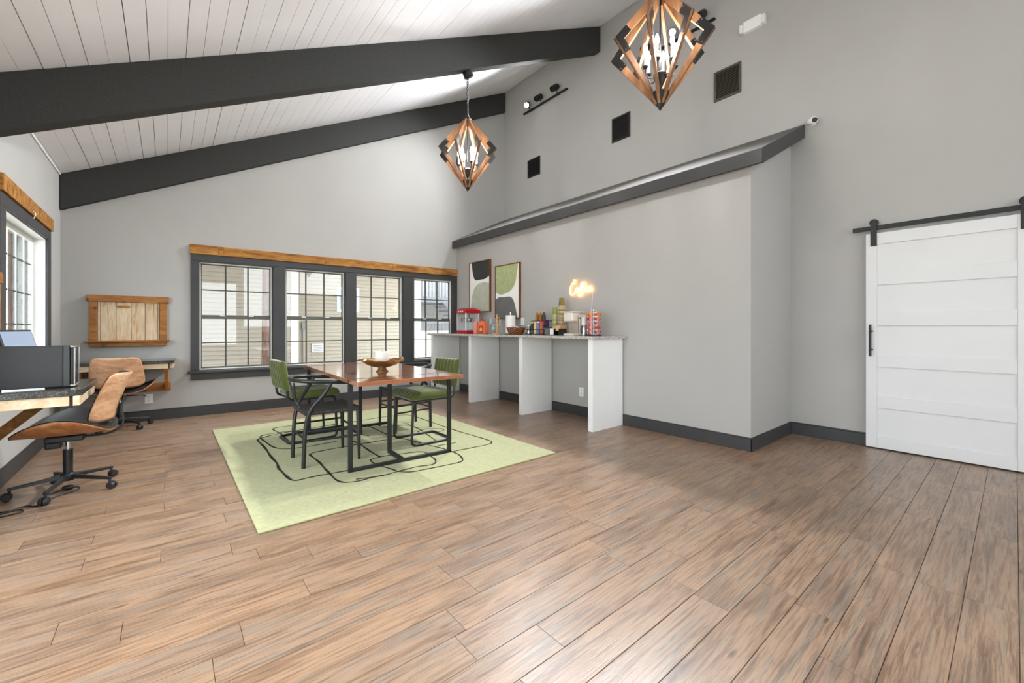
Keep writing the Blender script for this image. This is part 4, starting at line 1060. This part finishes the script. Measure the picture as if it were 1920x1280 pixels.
def smoothpath3(p, it=2):
    p = [Vector(q) for q in p]
    for _ in range(it):
        q = [p[0]]
        for a, b in zip(p, p[1:]): q += [a*.75 + b*.25, a*.25 + b*.75]
        q.append(p[-1]); p = q
    return p
def beam_bottom(x): return zc(x) - BD
z_b = beam_bottom(2.953)
lantern((2.953, 4.45, z_b), z_b - 3.852, 'smaller looking wooden lantern chandelier hanging before the window wall', 33.9)
lantern((2.953, -.93, z_b), z_b - 3.80, 'unseen wooden lantern chandelier added behind the camera for light')  # extra lantern added out of view to light the foreground
beam(-.871, .13, 'unseen charcoal sloping ceiling beam added behind the camera')  # added out of view to carry the extra lantern
lantern((2.953, 1.759, z_b), z_b - 3.800, 'larger nearest wooden lantern chandelier cut by the top picture edge', 18.8)

# ------------------------------------------------------------------ barn wood board with shelf
def woodboard(label):
    w = tag(empty('wood_board'), label, 'wall board')
    x0, x1 = -.715, .0
    box('top_board', M['brownpine'], (x0 - .02, x1 + .02, -.045, -.001, 1.500, 1.580), w, .003)
    for a, b in ((x0, x0 + .07), (x1 - .07, x1)): box('side_board', M['brownpine'], (a, b, -.038, -.001, 1.030, 1.4995), w, .003)
    xs = [x0 + .072, x0 + .098, x0 + .235, x0 + .372, x0 + .504, x0 + .622, x1 - .072]
    for a, b in zip(xs, xs[1:]): box('plank', M['oldpine'], (a + .0015, b - .003, -.020 - random.uniform(0, .010), -.001, 1.030, 1.4995), w, .002)
    box('cleat', M['brownpine'], (xs[2] + .008, xs[3] - .008, -.034, -.0285, 1.432, 1.458), w, .003)
    box('shelf', M['brownpine'], (x0 - .03, x1 + .032, -.10, -.001, 1.008, 1.0295), w, .003)
    box('shelf_apron', M['brownpine'], (x0 + .005, x1 - .005, -.06, -.001, .955, 1.0075), w, .003)
    return w
wb = far_xf(woodboard('rustic barn wood board with a small shelf above the far desk'))
wb2 = woodboard('rustic barn wood board on the side wall, cut by the left picture edge')
wb2.location = (LX, 4.66 - .02, 0); wb2.rotation_euler = (0, 0, R(90))

# ------------------------------------------------------------------ wall desks
def desk(W, Dp, label, braces, bm='orangepine'):
    d = tag(empty('wall_desk'), label, 'desk', 'granite topped wall desks')
    c = .05
    MB().prism([(0, -.001), (W, -.001), (W, -Dp + c), (W - c, -Dp), (0, -Dp)], 'z', .752, .790).build('granite_top', M['dgranite'], d, bevel=.003)
    box('apron', M['deskpine'], (.0, W - .06, -Dp + .012, -Dp + .042, .690, .7515), d, .002)
    box('side_apron', M['deskpine'], (W - .045, W - .012, -Dp + .06, -.002, .690, .7515), d, .002)
    box('side_apron', M['deskpine'], (.012, .042, -Dp + .06, -.002, .690, .7515), d, .002)
    box('ledger', M['brownpine'], (.02, W - .05, -.04, -.002, .375, .480), d, .002)
    for x in braces:
        MB().prism([(-.04, .375), (-.04, .465), (-.27, .6895), (-.36, .6895)], 'x', x - .02, x + .02).build('brace', M[bm], d, bevel=.002)
    return d
fd = desk(1.03, .49, 'granite topped wall desk beside the row of windows', (.19, .945))
fd.location = (-.94, yfar(-.94), 0); fd.rotation_euler = (0, 0, SKEW)
nd = desk(.775, .54, 'granite topped wall desk at left holding the black computer', (.61,), 'brownpine')
nd.location = (LX, 3.79, 0); nd.rotation_euler = (0, 0, R(90))
# mirrored so that its cut corner points to the camera
for ch in nd.children:
    if ch.name.startswith('granite_top'):
        ch.data = MB().prism([(0, -.001), (.775, -.001), (.775, -.54), (.03, -.54), (0, -.51)], 'z', .752, .790).build('tmp', M['dgranite']).data
        bpy.data.objects.remove(bpy.data.objects['tmp'])

pc = tag(empty('desktop_computer', (-.925, 3.985, .7905)), 'black box shaped desktop computer with chrome edged front', 'computer')
box('case', M['plastic'], (0, .40, 0, .17, .006, .272), pc, .004)
box('front_collar', M['dark'], (.4005, .430, -.002, .172, .006, .272), pc, .003)
box('front_bezel', M['black'], (.4305, .448, .006, .164, .010, .268), pc, .004)
for z0_, z1_ in ((.004, .018), (.262, .276)): box('chrome_cap', M['chrome'], (.431, .458, -.001, .171, z0_, z1_), pc, .005)
box('chrome_edge', M['chrome'], (.4485, .456, .0, .012, .018, .262), pc, .003); box('chrome_edge', M['chrome'], (.4485, .456, .158, .170, .018, .262), pc, .003)
box('base_strip', M['chrome'], (.14, .32, -.004, .02, 0, .006), pc)
mo = tag(empty('monitor', (-.775, 4.42, .7905), R(0)), 'tilted flat monitor reflecting the sky behind the computer', 'monitor')
MB().lathe([(0, 0), (.09, 0), (.09, .01), (.02, .016), (.018, .2), (0, .2)], 20).build('stand', M['plastic'], mo, smooth=True)
pan = box('panel', M['plastic'], (-.014, .014, -.20, .20, 0, .30), mo, .006); pan.location = (.02, 0, .085); pan.rotation_euler = (0, R(-14), R(-12))
box('screen', M['screen'], (.0142, .0155, -.185, .185, .015, .285), pan)

# ------------------------------------------------------------------ office chairs (front = +x)
oc = tag(empty('office_chair', (-.555, 4.40, 0)), 'bent walnut office chair with black leather at the left desk', 'chair', 'bent walnut office chairs')
def seatshell(off, sx, sw, th=0):
    def f(u, v):
        s, t = 2*u - 1, 2*v - 1
        w = sw * (1 - .30 * abs(s) ** 3.0)
        x = sx * s * (1 - .10 * abs(t) ** 2.5); y = w * t
        z = .415 + .135 * abs(t) ** 2.6 * (1 - .80 * s * s) + .012 * max(0, s) ** 2 + .012 * max(0, -s) ** 2 + off
        return (x, y, z)
    return f
MB().grid(seatshell(0, .255, .315), 21, 25).build('seat_shell', M['ply'], oc, smooth=True, solid=.012)
def pad(u, v):
    s, t = 2*u - 1, 2*v - 1
    x, y, z = seatshell(0, .258, .312)(u, v)
    e = (1 - abs(s) ** 5) * (1 - abs(t) ** 6)
    return (x, y, z + .008 + .048 * e)
MB().grid(pad, 25, 29).build('seat_cushion', M['leather'], oc, smooth=True)
def backshell(off, k=1.0):
    def f(u, v):
        t, h = 2*u - 1, v
        w = (.243 - .030 * h) * k * (1 - .10 * abs(2*h - 1) ** 6)
        y = w * t
        zz = .50 + (.35 * (h - .5) * k + .175)
        rr = abs(t) ** 4
        zz = zz - (h - .5) * .05 * rr * abs(t) ** 6 + .012 * (t * t - .5) * (1 - rr) * h
        x = -.245 - .10 * (h ** 1.3) + .10 * t * t + off
        return (x, y, zz)
    return f
MB().grid(backshell(0), 25, 17).build('back_shell', M['plyb'], oc, smooth=True, solid=.012)
def bpad(u, v):
    t, h = 2*u - 1, 2*v - 1
    x, y, z = backshell(0, .985)(u, v)
    return (x + .008 + .040 * (1 - abs(t) ** 6) * (1 - abs(h) ** 5), y, z)
MB().grid(bpad, 25, 17).build('back_cushion', M['leather'], oc, smooth=True)
MB().loft([[(p[0], -.03, p[1]), (p[0], .03, p[1]), (p[0] + .006, .03, p[1] + .006), (p[0] + .006, -.03, p[1] + .006)] for p in smoothpath([(-.02, .385), (-.18, .372), (-.285, .40), (-.305, .48), (-.285, .56), (-.31, .66)], 2)]).build('back_spring', M['black'], oc, smooth=True)
box('tilt_mechanism', M['black'], (-.09, .11, -.055, .055, .362, .402), oc, .008); box('tension_box', M['black'], (.03, .11, -.04, .04, .318, .3615), oc, .008)
MB().tube([(0, -.05, .378), (-.02, -.20, .376), (-.025, -.235, .360)], .005, 8).build('lever', M['black'], oc, smooth=True)
MB().lathe([(.013, .30), (.013, .362)], 16).build('piston', M['chrome'], oc, smooth=True)
MB().lathe([(0, .11), (.026, .11), (.027, .30), (0, .30)], 20).build('gas_column', M['frameblk'], oc, smooth=True)
MB().lathe([(0, .075), (.034, .075), (.04, .09), (.04, .118), (.03, .13), (0, .13)], 20).build('hub', M['black'], oc, smooth=True)
legs0 = []
for k in range(5):
    a = R(72*k + 7); c_, s_ = math.cos(a), math.sin(a)
    lg = MB().loft([[(x, -w_, z - h_), (x, w_, z - h_), (x, w_*.8, z + h_), (x, -w_*.8, z + h_)] for x, w_, z, h_ in ((.025, .018, .105, .016), (.15, .014, .092, .012), (.285, .011, .078, .009))]).build('base_leg', M['frameblk'], oc, rotz=a, bevel=.003)
    ct = MB().tube([(.275, 0, .074), (.275, 0, .045)], .008, 8); ct.lathe([(0, -.024), (.022, -.024), (.027, -.016), (.027, -.004), (.010, -.003), (.010, .003), (.027, .004), (.027, .016), (.022, .024), (0, .024)], 18, (.288, 0, .0275), 'y')
    ct.build('caster', M['plastic'], lg, smooth=True)
o2 = copy_tree(oc); o2.location = (-.425, 6.72, 0); o2.rotation_euler = (0, 0, R(86)); o2['label'] = 'bent walnut office chair at the far desk, seen from behind'
oc.rotation_euler = (0, 0, R(176))

# cables on the floor under the near chair
cb = tag(empty('power_cable', (-.75, 4.1, 0)), 'loose black cable with adapter lump on the floor', 'cable')
def gz(p): return [(x + .75, y - 4.1, z) for x, y, z in p]
MB().tube(smoothpath3(gz([(-.95, 4.12, .006), (-.86, 4.18, .006), (-.80, 4.10, .006), (-.72, 4.18, .006), (-.66, 4.10, .006), (-.60, 4.28, .006), (-.50, 4.34, .006), (-.49, 4.40, .008), (-.535, 4.40, .02)])), .0045, 6).build('cord', M['black'], cb, smooth=True)
MB().tube(smoothpath3(gz([(-.92, 4.02, .006), (-.80, 4.02, .006), (-.70, 4.05, .006), (-.74, 4.13, .006), (-.84, 4.06, .006), (-.93, 4.2, .006)])), .0045, 6).build('cord', M['black'], cb, smooth=True)
MB().tube(smoothpath3(gz([(-.575, 4.40, .015), (-.62, 4.37, .006), (-.66, 4.35, .006)])), .0045, 6).build('cord', M['black'], cb, smooth=True)
MB().lathe([(0, -.034), (.012, -.03), (.019, -.01), (.019, .012), (.012, .03), (0, .034)], 14, (.195, .30, .0195), 'x').build('adapter', M['black'], cb, smooth=True)
